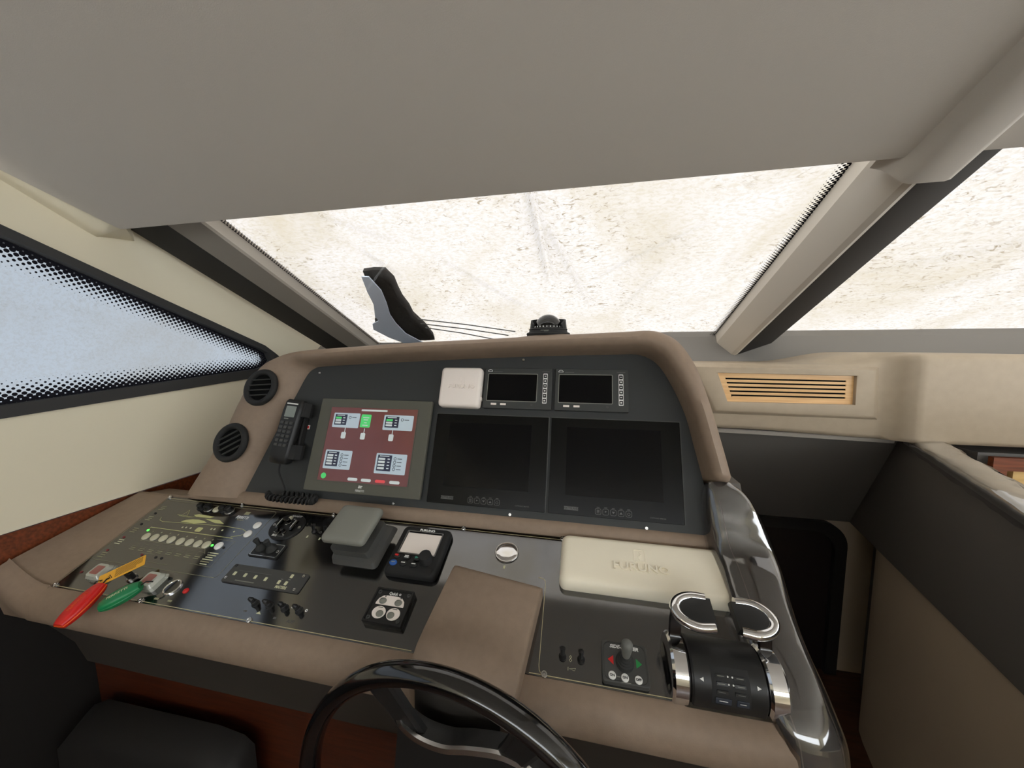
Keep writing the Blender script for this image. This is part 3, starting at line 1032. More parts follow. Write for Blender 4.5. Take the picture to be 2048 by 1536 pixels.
line([(-0.0135, -0.2560), (-0.011, -0.2588), (-0.0135, -0.2615), (-0.016, -0.2588)], 0.0008, mat=PRINT, closed=True)
line([(-0.0175, -0.270), (-0.0175, -0.2755)], 0.0007, mat=PRINT)
line([(-0.0155, -0.2725), (-0.003, -0.2705), (-0.006, -0.2745)], 0.0007, mat=PRINT, closed=True)

# steering pod on the console front (turned with the wheel)
YAW = R(-7.2)
t = MB()
pr = [(0.095, -0.004), (0.094, 0.030), (0.088, 0.042), (0.078, 0.0465), (-0.05, 0.0465), (-0.080, 0.043), (-0.104, 0.033), (-0.122, 0.014), (-0.130, -0.012)]
dn = Vector((0, -math.sin(A1), -math.cos(A1)))
last = Vector((0, -0.130, -0.012))
for d in (0.06, 0.14, 0.30, 0.45):
    q = last + dn * d
    pr.append((q.y + 0.02 * (d / 0.45), q.z))
q = last + dn * 0.45
pr += [(q.y + 0.12, q.z + 0.05), (0.0, -0.06)]
ls = []
for x, k in ((-0.1035, 0.0), (-0.1035, 0.004), (-0.1015, 0.009), (-0.096, 0.0115), (0.0, 0.0115), (0.096, 0.0115), (0.1015, 0.009), (0.1035, 0.004), (0.1035, 0.0)):
    l = []
    for i, (v, n) in enumerate(pr):
        sh = 0.0115 - k
        cxv, cxn = -0.02, 0.0
        if 2 <= i <= 12:
            if i <= 4:
                n -= sh
            elif i >= 8:
                v += sh * 0.91
                n -= sh * 0.41 * 0
            else:
                n -= sh * 0.7
                v += sh * 0.5
        l.append((x, v, n))
    ls.append(l)
t.loft(ls)
pod = t.build('steering_pod', LEATHER, con, ang=40)
pod.matrix_local = Matrix.Translation((0.5, -0.6, 0)) @ F1(-0.192, -0.228, 0, YAW)

fp = []
src = pr[6:13]
for i, (v, n) in enumerate(src):
    a, b = Vector(src[max(i - 1, 0)]), Vector(src[min(i + 1, len(src) - 1)])
    d = (b - a).normalized()
    fp.append((v + d.y * 0.003, n - d.x * 0.003, v - d.y * 0.004, n + d.x * 0.004))
t = MB()
t.loft([[(x, a, b) for a, b, _, _ in fp] + [(x, c, d) for _, _, c, d in reversed(fp)] for x in (-0.086, 0.082)])
pf = t.build('pod_front', pm('pod_dark_vinyl', S(50, 47, 44), 0.55, spec=0.25), pod, ang=40)

# ------------------------------------------------------------------ air vents in the left cheek
for u, b, rot, lb in ((-1.0215, 0.230, 0, 'round black air vent high on the hood cheek'), (-1.078, 0.050, R(25), 'round black air vent low on the hood cheek')):
    t = thing('air_vent', lb, 'air vent', F2(u, b, 0.0425), 'air vents in the hood cheek')
    m = MB()
    n = 36
    prf = [(0.060, 0.0), (0.0615, 0.005), (0.060, 0.010), (0.056, 0.0135), (0.050, 0.0145), (0.045, 0.012), (0.0425, 0.006), (0.042, -0.006)]
    m.loft([[(r * math.cos(2 * math.pi * i / n), r * math.sin(2 * math.pi * i / n), z) for i in range(n)] for r, z in prf], False, False)
    m.build('ring', BLACKMATT, t, 60)
    MB().lathe([(0.0435, 0.0035), (0.0, 0.0033)], 28).build('duct', DARKHOLE, t)
    for k, yy in enumerate((-0.026, -0.009, 0.008, 0.025)):
        w = 2 * math.sqrt(0.0425 ** 2 - yy ** 2)
        o = MB().box((0, 0, 0), (w, 0.0016, 0.006)).build('louver', DGREYP, t)
        o.matrix_local = Matrix.Rotation(R(4) + rot, 4, 'Z') @ Matrix.Translation((0, yy, 0.0075)) @ Matrix.Rotation(R(-12), 4, 'X')

# ------------------------------------------------------------------ instruments on the upright board
# touch display
t = thing('touch_display', 'grey framed touch display showing a red brown machinery page', 'display', F2(-0.6217, 0.0675))
MB().plate(0.366, 0.272, 0.004, 0.0, 0.010, 0, bot=0.0).build('housing', BLACKMATT, t)
MB().plate(0.372, 0.278, 0.003, 0.010, 0.020, 0.0015).build('bezel', BEZEL, t)
SW, SH = 0.290, 0.220
sc_ = MB().box((0, 0.002, 0.0203), (SW, SH, 0.0008)).build('screen', SCRNRED, t)
bw = MB()
for c, d in (((0, 0.002 + SH / 2 + 0.001, 0.0208), (SW + 0.004, 0.002, 0.0016)), ((0, 0.002 - SH / 2 - 0.001, 0.0208), (SW + 0.004, 0.002, 0.0016)), ((SW / 2 + 0.001, 0.002, 0.0208), (0.002, SH, 0.0016)), ((-SW / 2 - 0.001, 0.002, 0.0208), (0.002, SH, 0.0016))):
    bw.box(c, d)
bw.build('screen_rim', BEZEL, t)


def ui(name, fx0, fx1, fy0, fy1, mat, lift=0, r=0.003):
    return MB().plate((fx1 - fx0) * SW, (fy1 - fy0) * SH, r, 0.0206, 0.0209 + 0.0003 * lift, 0, ((fx0 + fx1) / 2 - 0.5) * SW, (0.5 - (fy0 + fy1) / 2) * SH + 0.002).build(name, mat, sc_)


def uipage(x0, x1, y0, y1, rows, green):
    ui('readout_panel', x0, x1, y0, y1, SCRNPANEL)
    xm = x0 + (x1 - x0) * 0.52
    ui('readout_table', x0 + 0.02, xm, y0 + 0.02, y1 - 0.035, SCRNDARK, 1, 0.0005)
    for k in range(rows):
        yy = y0 + 0.05 + (y1 - y0 - 0.10) * (k + 0.2) / rows
        ui('readout_value', x0 + 0.03, x0 + 0.03 + (xm - x0) * 0.42, yy, yy + 0.026, SCRNGREEN if (green and k == 0) else SCRNPILL, 2, 0.001)
        ui('readout_unit', xm - 0.045, xm - 0.02, yy + 0.006, yy + 0.018, SCRNPILL, 2, 0.0005)
    ui('readout_caption', x0 + 0.04, xm - 0.03, y0 + 0.03, y0 + 0.040, SCRNPILL, 2, 0.0003)
    for k in range(rows if rows == 4 else 1):
        yy = y0 + 0.06 + 0.045 * k
        cx_, cy_ = ((xm + 0.035) - 0.5) * SW, (0.5 - yy) * SH + 0.002
        MB().ring(0.0030, 0.0044, 0.0206, 0.0213, 14, cx_, cy_).build('readout_dial', SCRNDARK, sc_)
        ui('dial_caption', xm + 0.06, xm + 0.11, yy - 0.004, yy + 0.004, SCRNDARK, 1, 0.0003)


uipage(0.045, 0.355, 0.08, 0.285, 3, True)
uipage(0.635, 0.965, 0.085, 0.29, 3, True)
uipage(0.035, 0.345, 0.595, 0.845, 4, False)
uipage(0.62, 0.955, 0.60, 0.86, 4, False)
ui('tank_tile', 0.372, 0.487, 0.09, 0.27, SCRNGREEN)
for k, (yy, w_) in enumerate(((0.13, 0.07), (0.16, 0.05), (0.20, 0.03), (0.235, 0.06))):
    ui('tile_caption', 0.43 - w_ / 2, 0.43 + w_ / 2, yy, yy + 0.010, SCRNPILL, 1, 0.0003)
ui('title_bar', 0.36, 0.66, 0.020, 0.045, SCRNPILL, 0, 0.0015)
for fx, fy in ((0.20, 0.375), (0.425, 0.375), (0.745, 0.375)):
    ui('valve_stem', fx + 0.004, fx + 0.012, fy - 0.09, fy - 0.02, SCRNPILL, 0, 0.0003)
    ui('valve_icon', fx - 0.027, fx + 0.027, fy - 0.03, fy + 0.06, SCRNPILL, 0, 0.004)
MB().lathe([(0.0085, 0.0206), (0.0085, 0.0212)], 18, (0.065 - 0.5) * SW, (0.5 - 0.93) * SH).build('status_dot', SCRNGREEN, sc_)
for k, fx in enumerate((0.40, 0.55, 0.705, 0.86)):
    ui('page_button', fx - 0.055, fx + 0.055, 0.94, 0.978, SCRNPINK if k == 2 else SCRNPILL, 0, 0.004)
text('lettering', 'FERRETTI', 0.0085, WHITEPR, t, 0.0, -0.1295, 0.0200, xs=0.8)
m = MB()
m.plate(0.011, 0.0028, 0.0008, 0.0200, 0.0206, 0, 0.001, -0.1165)
m.plate(0.011, 0.0028, 0.0008, 0.0200, 0.0206, 0, -0.001, -0.1205)
m.box((-0.0045, -0.1185, 0.0203), (0.002, 0.008, 0.0006))
m.build('emblem', WHITEPR, t)

# two large blank monitors
for u, lb, nm in ((-0.2561, 'large blank black monitor between the touch display and the right monitor', 'HATTELAND'), (0.082, 'large blank black monitor nearest the right bolster', 'HATTELAND')):
    t = thing('marine_monitor', lb, 'monitor', F2(u, 0.049), 'blank black monitors on the upright board')
    MB().plate(0.330, 0.250, 0.003, 0.0, 0.0045, 0.0008).build('glass_front', SCREENMATT, t)
    MB().box((-0.002, 0.012, 0.0047), (0.240, 0.178, 0.0004)).build('screen', SCREENOFF, t)
    fr = MB()
    for c, d in (((0, 0.126, 0.002), (0.334, 0.0022, 0.005)), ((0.1662, 0, 0.002), (0.0022, 0.250, 0.005))):
        fr.box(c, d)
    fr.build('edge_trim', DGREYP, t)
    for k in range(5):
        x = -0.0385 + 0.0186 * k
        m = MB()
        a = rr(0.0150, 0.0150, 0.004, 0.0045, x, -0.1105)
        b = rr(0.0150, 0.0150, 0.004, 0.0050, x, -0.1105)
        c = rr(0.0132, 0.0132, 0.0034, 0.0050, x, -0.1105)
        m.loft([a, b, c], False, False)
        o = m.build('touch_key', GREYPR, t)
        if k == 0:
            for j in range(3):
                MB().box((x, -0.1075 - 0.003 * j, 0.0048), (0.007, 0.0014, 0.0005)).build('key_mark', GREYPR, o)
        elif k == 1:
            MB().add([(x - 0.002, -0.1075, 0.005), (x - 0.002, -0.112, 0.005), (x + 0.003, -0.1095, 0.005)], [(0, 1, 2)]).build('key_mark', GREYPR, o, recalc=False)
        elif k == 2:
            MB().add([(x - 0.004, -0.108, 0.005), (x, -0.1135, 0.005), (x + 0.004, -0.108, 0.005)], [(0, 1, 2)]).build('key_mark', GREYPR, o, recalc=False)
        elif k == 3:
            MB().add([(x - 0.004, -0.113, 0.005), (x + 0.004, -0.113, 0.005), (x, -0.1075, 0.005)], [(0, 1, 2)]).build('key_mark', GREYPR, o, recalc=False)
        else:
            MB().ring(0.0026, 0.0036, 0.0046, 0.0052, 14, x, -0.111).build('key_mark', GREYPR, o)
        MB().box((x, -0.1005, 0.0047), (0.007, 0.0012, 0.0005)).build('key_caption', GREYPR, t)
    MB().box((-0.106, -0.1085, 0.0046), (0.036, 0.0085, 0.0004)).build('badge', GREYPR, t)
    text('lettering', nm, 0.0075, SCREENMATT, t, -0.106, -0.1085, 0.0049, ext=0.0002, xs=0.85)
    text('lettering', 'COMMAND BRIDGE', 0.0042, GREYPR, t, 0.104, -0.1145, 0.0047, ext=0.0002)

# two small displays
for u, lb in ((-0.1847, 'small dark wide display beside the white square cover'), (0.0223, 'small dark wide display right of its twin, under the hood edge')):
    t = thing('small_display', lb, 'display', F2(u, 0.2548), 'small wide displays on the upright board')
    MB().plate(0.199, 0.121, 0.003, 0.0, 0.012, 0.0015).build('housing', SMALLBEZEL, t)
    m = MB()
    m.loft([rr(0.1475, 0.0835, 0.003, 0.012, -0.016, 0.002), rr(0.1475, 0.0835, 0.003, 0.0128, -0.016, 0.002), rr(0.1435, 0.0795, 0.002, 0.0128, -0.016, 0.002), rr(0.1435, 0.0795, 0.002, 0.012, -0.016, 0.002)], False, False)
    m.build('screen_rim', GREYP, t)
    MB().box((-0.016, 0.002, 0.0121), (0.1435, 0.0795, 0.0006)).build('screen', SCREENOFF, t)
    ks = MB().plate(0.0125, 0.088, 0.002, 0.012, 0.0128, 0.0003, 0.0795, 0.001).build('key_strip', STEEL, t)
    ks.data.materials[0] = WHITEPR
    for k in range(6):
        o = MB().plate(0.0095, 0.0105, 0.0015, 0.0128, 0.0138, 0.0003, 0.0795, 0.0365 - 0.0143 * k).build('key', BLACKP, ks)
        MB().box((0.0795, 0.0365 - 0.0143 * k, 0.01385), (0.0045, 0.0022 + 0.002 * (k % 2), 0.0003)).build('key_mark', WHITEPR, t)
    for x in (-0.0665, -0.0385):
        MB().plate(0.0165, 0.0055, 0.0006, 0.012, 0.0128, 0, x, -0.0480).build('soft_key', WHITEP, t)
    MB().lathe([(0.0032, 0.012), (0.0030, 0.0128)], 12, 0.043, -0.048).build('sensor', DGREYP, t)
    m = MB()
    m.tube([(-0.084 + 0.0065 * math.cos(R(a)), 0.0500 + 0.0055 * math.sin(R(a)), 0.0123) for a in range(0, 181, 20)], 0.0008, 5)
    m.tube([(-0.091, 0.050, 0.0123), (-0.077, 0.050, 0.0123)], 0.0007, 5)
    m.build('emblem', WHITEPR, t)
    MB().box((-0.060, 0.0492, 0.0122), (0.026, 0.0016, 0.0005)).build('caption_line', GREYPR, t)
    MB().box((0.080, 0.0505, 0.0122), (0.022, 0.0014, 0.0005)).build('caption_line', GREYPR, t)


def embossed_logo(t, x, y, z, s, mat, w):
    m = MB()
    m.loft([rr(0.020 * s, 0.024 * s, 0.003 * s, z, x, y), rr(0.020 * s, 0.024 * s, 0.003 * s, z + 0.0008, x, y), rr(0.0185 * s, 0.0225 * s, 0.003 * s, z + 0.0008, x, y), rr(0.0185 * s, 0.0225 * s, 0.003 * s, z, x, y)], False, False)
    m.tube([(x, y - 0.009 * s, z), (x - 0.003 * s, y - 0.003 * s, z), (x + 0.003 * s, y + 0.002 * s, z), (x, y + 0.008 * s, z)], 0.0009 * s, 5)
    m.tube([(x - 0.003 * s, y - 0.005 * s, z), (x + 0.003 * s, y - 0.001 * s, z)], 0.0008 * s, 5)
    m.build('embossed_emblem', mat, t)
    text('embossed_lettering', 'FURUNO', w, mat, t, x, y - 0.024 * s, z, ext=0.0030, bold=0.0002 * s, xs=1.25, bev=0.0003)


# square white cover
t = thing('instrument_cover', 'square white plastic instrument cover with raised lettering', 'cover', F2(-0.3530, 0.2520))
m = MB()
m.loft([rr(0.124, 0.119, 0.010, 0.0), rr(0.1265, 0.1215, 0.011, 0.003), rr(0.1255, 0.120, 0.011, 0.020), rr(0.122, 0.1165, 0.011, 0.026), rr(0.114, 0.109, 0.010, 0.0292), rr(0.106, 0.101, 0.010, 0.0300)])
m.build('shell', WHITEP, t, 60)
for sx in (-1, 1):
    MB().plate(0.004, 0.010, 0.001, 0.004, 0.016, 0.0005, sx * 0.0635, -0.032).build('clip', WHITEP, t)
embossed_logo(t, 0.006, 0.020, 0.0300, 0.85, WHITEP, 0.016)

# radio handset and its cradle
t = thing('handset_cradle', 'black cradle on the instrument board behind the handset', 'cradle', F2(-0.872, 0.100))
m = MB()
m.plate(0.040, 0.175, 0.008, 0.0, 0.020, 0.004, -0.004, 0.0)
m.build('base', BLACKMATT, t)
m = MB()
sec = [(0.006, 0.018), (0.038, 0.018), (0.040, 0.030), (0.034, 0.048), (0.008, 0.050)]
m.loft([[(x, y, z) for x, z in sec] for y in (0.040, 0.048, 0.078, 0.084)])
m.build('upper_cup', BLACKMATT, t)
m = MB()
m.loft([[(x, y, z) for x, z in sec] for y in (-0.088, -0.080, -0.058, -0.046)])
m.build('lower_cup', BLACKMATT, t)
t = thing('radio_handset', 'black telephone style radio handset with keypad and grey display', 'handset', F2(-0.884, 0.097, 0.0, R(0)))
tilt = Matrix.Rotation(R(-4), 4, 'Z')
m = MB()
ys = [(-0.100, 0.026, 0.030, 0.050), (-0.094, 0.031, 0.022, 0.054), (-0.075, 0.033, 0.020, 0.056), (-0.045, 0.0325, 0.030, 0.056), (0.03, 0.0325, 0.030, 0.056), (0.06, 0.033, 0.022, 0.056), (0.088, 0.032, 0.022, 0.054), (0.096, 0.028, 0.028, 0.050)]
ls = []
for y, w, z0, z1 in ys:
    ls.append([(-w, y, z0 + 0.006), (-w + 0.005, y, z0), (w - 0.005, y, z0), (w, y, z0 + 0.006), (w, y, z1 - 0.006), (w - 0.005, y, z1), (-w + 0.005, y, z1), (-w, y, z1 - 0.006)])
m.loft(ls)
body = m.build('body', BLACKP, t, 40)
body.matrix_local = tilt
dsp = MB().plate(0.036, 0.034, 0.002, 0.056, 0.0568, 0, 0.0, 0.057).build('display', LCDGREY, body)
MB().plate(0.040, 0.004, 0.0008, 0.056, 0.0566, 0, 0.0, 0.0815).build('badge', WHITEPR, body)
MB().plate(0.016, 0.003, 0.0008, 0.056, 0.0566, 0, -0.008, 0.0345).build('badge', GREYP, body)
k0 = None
for r_ in range(6):
    for c_ in range(3):
        if k0 is None:
            k0 = MB().plate(0.0125, 0.0085, 0.003, 0.056, 0.0595, 0.001).build('key', DGREYP, body)
            o = k0
        else:
            o = clone(k0, body)
        o.location = (-0.016 + 0.016 * c_, 0.022 - 0.0135 * r_, 0)
m = MB()
pts = [(-0.010, -0.098, 0.035), (-0.012, -0.125, 0.028), (-0.004, -0.150, 0.018), (0.010, -0.172, 0.016), (0.018, -0.186, 0.020)]
m.tube(crom(pts, 6), 0.0028, 6)
m.build('cord', BLACKMATT, t)
m = MB()
cen = crom([(-0.030, -0.190, 0.030), (-0.015, -0.197, 0.034), (0.03, -0.199, 0.034), (0.08, -0.199, 0.034), (0.120, -0.198, 0.030), (0.128, -0.193, 0.026), (0.12, -0.188, 0.022), (0.06, -0.187, 0.020), (0.01, -0.188, 0.020)], 30)
hel = []
N_ = len(cen)
for i, c in enumerate(cen):
    a = 2 * math.pi * 28 * i / N_
    hel.append((c[0], c[1] + 0.0085 * math.sin(a), c[2] + 0.0085 * math.cos(a)))
m.tube(hel, 0.0032, 5)
m.build('coiled_cord', BLACKMATT, t, 60)
t = MB().plate(0.013, 0.013, 0.001, 0.0, 0.0008).build('sticker', WHITEP)
t.matrix_world = F2(-0.8550, 0.1150, 0.0)
tag(t, 'tiny white and red square sticker beside the handset', 'sticker')
MB().plate(0.008, 0.008, 0.001, 0.0008, 0.0012).build('print', RED, t)

# ------------------------------------------------------------------ devices on the sloping board
# oval trim panel
t = thing('trim_control', 'black oval trim control with three knobs and white lettering', 'control panel', F1(-0.815, -0.0545))
n = 44
m = MB()
pro = [(1.0, 0.0), (1.0, 0.003), (0.96, 0.0045)]
m.loft([[(0.0500 * k * math.cos(2 * math.pi * i / n), 0.0425 * k * math.sin(2 * math.pi * i / n) * (1.0), z) for i in range(n)] for k, z in pro])
m.build('plate', BLACKP, t)
for x, y in ((0.000, 0.012), (-0.010, -0.022), (0.006, -0.020)):
    MB().lathe([(0.0075, 0.004), (0.0075, 0.007), (0.0055, 0.009), (0.0050, 0.018), (0.0035, 0.0195), (0, 0.0195)], 16, x, y).build('knob', BLACKG, t)
for x, y in ((-0.022, 0.002), (0.024, 0.002)):
    m = MB()
    m.loft([[(x + sx * 0.0045, y + yy, 0.0045 + h) for sx in (-1, 1)] + [(x + sx * 0.0030, y + yy, 0.0045 + h + 0.006) for sx in (1, -1)] for yy, h in ((-0.016, 0.0), (-0.012, 0.002), (0.012, 0.002), (0.016, 0.0))])
    m.build('rocker', BLACKG, t)
    MB().box((x - 0.003, y + 0.002, 0.0125), (0.0012, 0.026, 0.0006)).build('rocker_line', WHITEPR, t)
for x in (-0.041, 0.041):
    MB().ring(0.0018, 0.0042, 0.0045, 0.006, 14, x, 0.0).build('screw', STEEL, t)
MB().lathe([(0.0065, 0.0045), (0.0062, 0.0075), (0.004, 0.0095), (0, 0.010)], 14, -0.008, 0.026).build('lamp', BUTTON, t)
text('lettering', 'BENNETT', 0.0075, WHITEPR, t, 0.006, 0.0335, 0.0046, shear=0.2)
text('lettering', 'BCS', 0.0085, WHITEPR, t, -0.014, -0.0315, 0.0046, bold=0.0003)
MB().box((0.006, -0.0325, 0.0047), (0.020, 0.002, 0.0005)).build('caption_line', GREYPR, t)
for x, y in ((0.006, 0.024), (-0.006, 0.004), (0.013, 0.010), (-0.022, -0.022), (0.012, -0.028)):
    MB().box((x, y, 0.0047), (0.005, 0.0014, 0.0005)).build('caption_line', WHITEPR, t)

# twin knob plate
t = thing('joystick_plate', 'square black plate with two stub joysticks and silver outline', 'control panel', F1(-0.8125, -0.129))
MB().plate(0.088, 0.041, 0.003, 0.0, 0.004, 0.0008).build('plate', BLACKP, t)
m = MB()
m.loft([rr(0.083, 0.0365, 0.003, 0.004), rr(0.083, 0.0365, 0.003, 0.0045), rr(0.0795, 0.033, 0.003, 0.0045), rr(0.0795, 0.033, 0.003, 0.004)], False, False)
m.build('outline', STEEL, t)
for x in (-0.0225, 0.010):
    m = MB()
    m.lathe([(0.014, 0.004), (0.013, 0.008), (0.0105, 0.012), (0.0075, 0.016), (0.0060, 0.019)], 18, x, 0.004)
    m.tube([(x, 0.004, 0.017), (x - 0.001, 0.004, 0.026), (x - 0.002, 0.004, 0.036), (x - 0.002, 0.004, 0.038)], [0.0055, 0.0058, 0.0072, 0.004], 12)
    m.build('joystick', RUBBER, t)
MB().ring(0.0016, 0.0042, 0.004, 0.0052, 14, 0.033, -0.001).build('screw', STEEL, t)
MB().box((-0.004, -0.013, 0.0042), (0.012, 0.0022, 0.0005)).build('caption_line', GREYPR, t)

# bevelled key plate
t = thing('key_plate', 'long grey key plate with seven pale keys and a name print', 'control panel', F1(-0.756, -0.198))
MB().plate(0.220, 0.0455, 0.004, 0.0, 0.0045, 0.001).build('plate', DGREYP, t)
for x, y in ((-0.088, -0.001), (-0.056, -0.0015), (-0.025, -0.0025), (0.006, -0.0035), (0.046, -0.0055), (0.066, -0.006), (0.068, 0.012)):
    MB().plate(0.0068, 0.0088, 0.001, 0.0045, 0.0062, 0.0005, x, y).build('key', PRINT, t)
for x, y in ((-0.103, -0.013), (0.098, 0.0165), (0.098, -0.0165), (-0.103, 0.018)):
    MB().ring(0.0016, 0.0036, 0.0045, 0.006, 14, x, y).build('screw', STEEL if y < 0.017 else BLACKP, t)
MB().box((-0.035, 0.008, 0.0047), (0.098, 0.0010, 0.0004)).build('caption_line', GREYPR, t)
MB().box((-0.045, -0.0160, 0.0047), (0.055, 0.0022, 0.0004)).build('caption_line', GREYP, t)
for x, y in ((0.048, 0.002), (0.068, 0.0035)):
    MB().box((x, y, 0.0047), (0.006, 0.0014, 0.0004)).build('caption_line', GREYP, t)
text('lettering', 'MASTERS', 0.0090, PRINT, t, 0.060, -0.0165, 0.0046, bold=0.0002, xs=0.85)

# grey covered instrument box
t = thing('covered_instrument', 'grey plastic lidded instrument box on the sloping board', 'instrument', F1(-0.567, -0.0750))
m = MB()
m.loft([rr(0.126, 0.122, 0.010, 0.0, 0.016, -0.004), rr(0.120, 0.112, 0.010, 0.010, 0.010, -0.002), rr(0.108, 0.098, 0.010, 0.014, 0.004, 0.0), rr(0.106, 0.097, 0.010, 0.034, 0.001, 0.0)])
m.build('base', DGREYP, t)
m = MB()
m.loft([rr(0.112, 0.102, 0.010, 0.032), rr(0.117, 0.107, 0.011, 0.034), rr(0.117, 0.107, 0.011, 0.042), rr(0.113, 0.103, 0.010, 0.0475), rr(0.103, 0.094, 0.010, 0.0500), rr(0.06, 0.06, 0.008, 0.0508)])
m.build('lid', GREYP, t, 60)
MB().lathe([(0.009, 0.0), (0.009, 0.0015), (0, 0.0015)], 16, -0.012, -0.0525).build('latch', pm('latch_grey', S(186, 184, 176), 0.4), t)
t.children[-1].matrix_local = Matrix.Translation((0, 0, 0.0325))
text('embossed_lettering', 'Simrad', 0.017, GREYP, t, 0.004, 0.006, 0.0504, ext=0.0007, bold=0.0003)
MB().box((0.010, -0.006, 0.0508), (0.026, 0.0014, 0.0008)).build('embossed_line', pm('emboss_light', S(160, 160, 152), 0.5), t)

# autopilot controller
t = thing('autopilot_controller', 'black autopilot controller with pale screen, six buttons and a dial', 'controller', F1(-0.3945, -0.0870))
m = MB()
m.loft([rr(0.130, 0.128, 0.010, 0.0), rr(0.135, 0.132, 0.012, 0.004), rr(0.133, 0.130, 0.012, 0.014), rr(0.127, 0.124, 0.011, 0.0195), rr(0.118, 0.116, 0.010, 0.0205)])
m.build('housing', BLACKMATT, t, 50)
m = MB()
m.loft([rr(0.100, 0.066, 0.003, 0.0205, 0.0, 0.017), rr(0.100, 0.066, 0.003, 0.0225, 0.0, 0.017), rr(0.094, 0.060, 0.002, 0.0225, 0.0, 0.017), rr(0.092, 0.058, 0.002, 0.0208, 0.0, 0.017)], False, False)
m.build('screen_frame', BLACKG, t)
MB().box((0.0, 0.0155, 0.0209), (0.092, 0.056, 0.0006)).build('screen', LCD, t)
text('lettering', 'FURUNO', 0.0085, WHITEPR, t, 0.002, 0.0545, 0.0206, bold=0.0004, xs=1.2)
m = MB()
m.plate(0.112, 0.020, 0.006, 0.0205, 0.0215, 0.0008, 0.0, -0.053)
m.build('lower_lip', BLACKMATT, t)
for k, (x, y, mt) in enumerate(((-0.046, -0.0235, RED), (-0.019, -0.0240, None), (0.0075, -0.0245, TEAL), (-0.047, -0.0420, BLUEB), (-0.021, -0.0415, None), (0.006, -0.0418, None))):
    o = MB().loft([[(x + 0.0098 * k_ * math.cos(2 * math.pi * i / 18), y + 0.0072 * k_ * math.sin(2 * math.pi * i / 18), z) for i in range(18)] for k_, z in ((1, 0.0205), (1, 0.0235), (0.85, 0.0250), (0.4, 0.0256))]).build('button', BLUEB if mt is BLUEB else BLACKP, t, 60)
    if mt is RED:
        MB().box((x, y, 0.0256), (0.009, 0.0045, 0.0006)).build('button_print', RED, o)
    elif mt is TEAL:
        MB().add([(x - 0.004, y - 0.0035, 0.0261), (x + 0.005, y, 0.0261), (x - 0.004, y + 0.0035, 0.0261)], [(0, 1, 2)]).build('button_print', TEAL, o, recalc=False)
    elif mt is None:
        MB().box((x, y + 0.001, 0.0256), (0.010, 0.0022, 0.0006)).build('button_print', WHITEPR, o)
        if k == 1:
            MB().box((x, y - 0.0025, 0.0256), (0.011, 0.0020, 0.0006)).build('button_print', WHITEPR, o)
    else:
        MB().box((x, y, 0.0256), (0.009, 0.0018, 0.0006)).build('button_print', LCDGREY, o)
m = MB()
m.loft([[((0.0150 + (0.0005 if i % 2 else 0)) * k_ * math.cos(2 * math.pi * i / 36) + 0.032, (0.0150 + (0.0005 if i % 2 else 0)) * k_ * math.sin(2 * math.pi * i / 36) - 0.026, z) for i in range(36)] for k_, z in ((1.08, 0.0205), (1.05, 0.026), (1, 0.027), (0.97, 0.040), (0.9, 0.042), (0.5, 0.0425))])
m.build('dial', BLACKMATT, t, 40)

# round chrome blanking cap
t = thing('blanking_cap', 'round polished chrome cap above the steering pod', 'cap', F1(-0.1770, -0.0545))
m = MB()
m.loft([[(0.0298 * k_ * math.cos(2 * math.pi * i / 40), 0.0275 * k_ * math.sin(2 * math.pi * i / 40), z) for i in range(40)] for k_, z in ((1, 0.0), (1, 0.003), (0.96, 0.0045), (0.9, 0.0045))], True, False)
m.build('rim', STEEL, t)
MB().loft([[(0.0268 * k_ * math.cos(2 * math.pi * i / 40), 0.0247 * k_ * math.sin(2 * math.pi * i / 40), z) for i in range(40)] for k_, z in ((1, 0.0044), (0.95, 0.0052), (0.7, 0.0060), (0.3, 0.0064), (0.05, 0.0065))], False, True).build('disc', CHROME, t, 60)
sub(MB().box((-0.176, -0.0925, 0.0003), (0.005, 0.008, 0.0006)), 'caption_mark', PRINT)

# keypad with oval keys
t = thing('windlass_keypad', 'black framed keypad with pale oval keys on the sloping board', 'keypad', F1(-0.4070, -0.2215))
m = MB()
m.loft([rr(0.091, 0.074, 0.003, 0.0), rr(0.091, 0.074, 0.003, 0.014), rr(0.089, 0.072, 0.003, 0.0155), rr(0.083, 0.066, 0.002, 0.0155), rr(0.081, 0.064, 0.002, 0.0120)])
m.build('housing', BLACKP, t)
m = MB()
poly = [(-0.033, 0.008), (-0.030, 0.016), (-0.022, 0.0225), (-0.012, 0.024), (0.012, 0.024), (0.022, 0.0225), (0.030, 0.016), (0.033, 0.008), (0.033, 0.004), (-0.033, 0.004)]
m.loft([[(x, y - 0.003, z) for x, y in poly] for z in (0.012, 0.0136)])
kp = m.build('upper_pad', WHITEP, t)
for x in (-0.0185, 0.0185):
    MB().loft([[(x + 0.0088 * k_ * math.cos(2 * math.pi * i / 18), 0.0085 + 0.0068 * k_ * math.sin(2 * math.pi * i / 18), z) for i in range(18)] for k_, z in ((1, 0.0134), (0.9, 0.0154), (0.5, 0.0164))]).build('button', GREYP, kp, 60)
    MB().lathe([(0.0014, 0.0134), (0.0014, 0.0140)], 8, x + 0.002, 0.0185).build('lamp', BLACKP, kp)
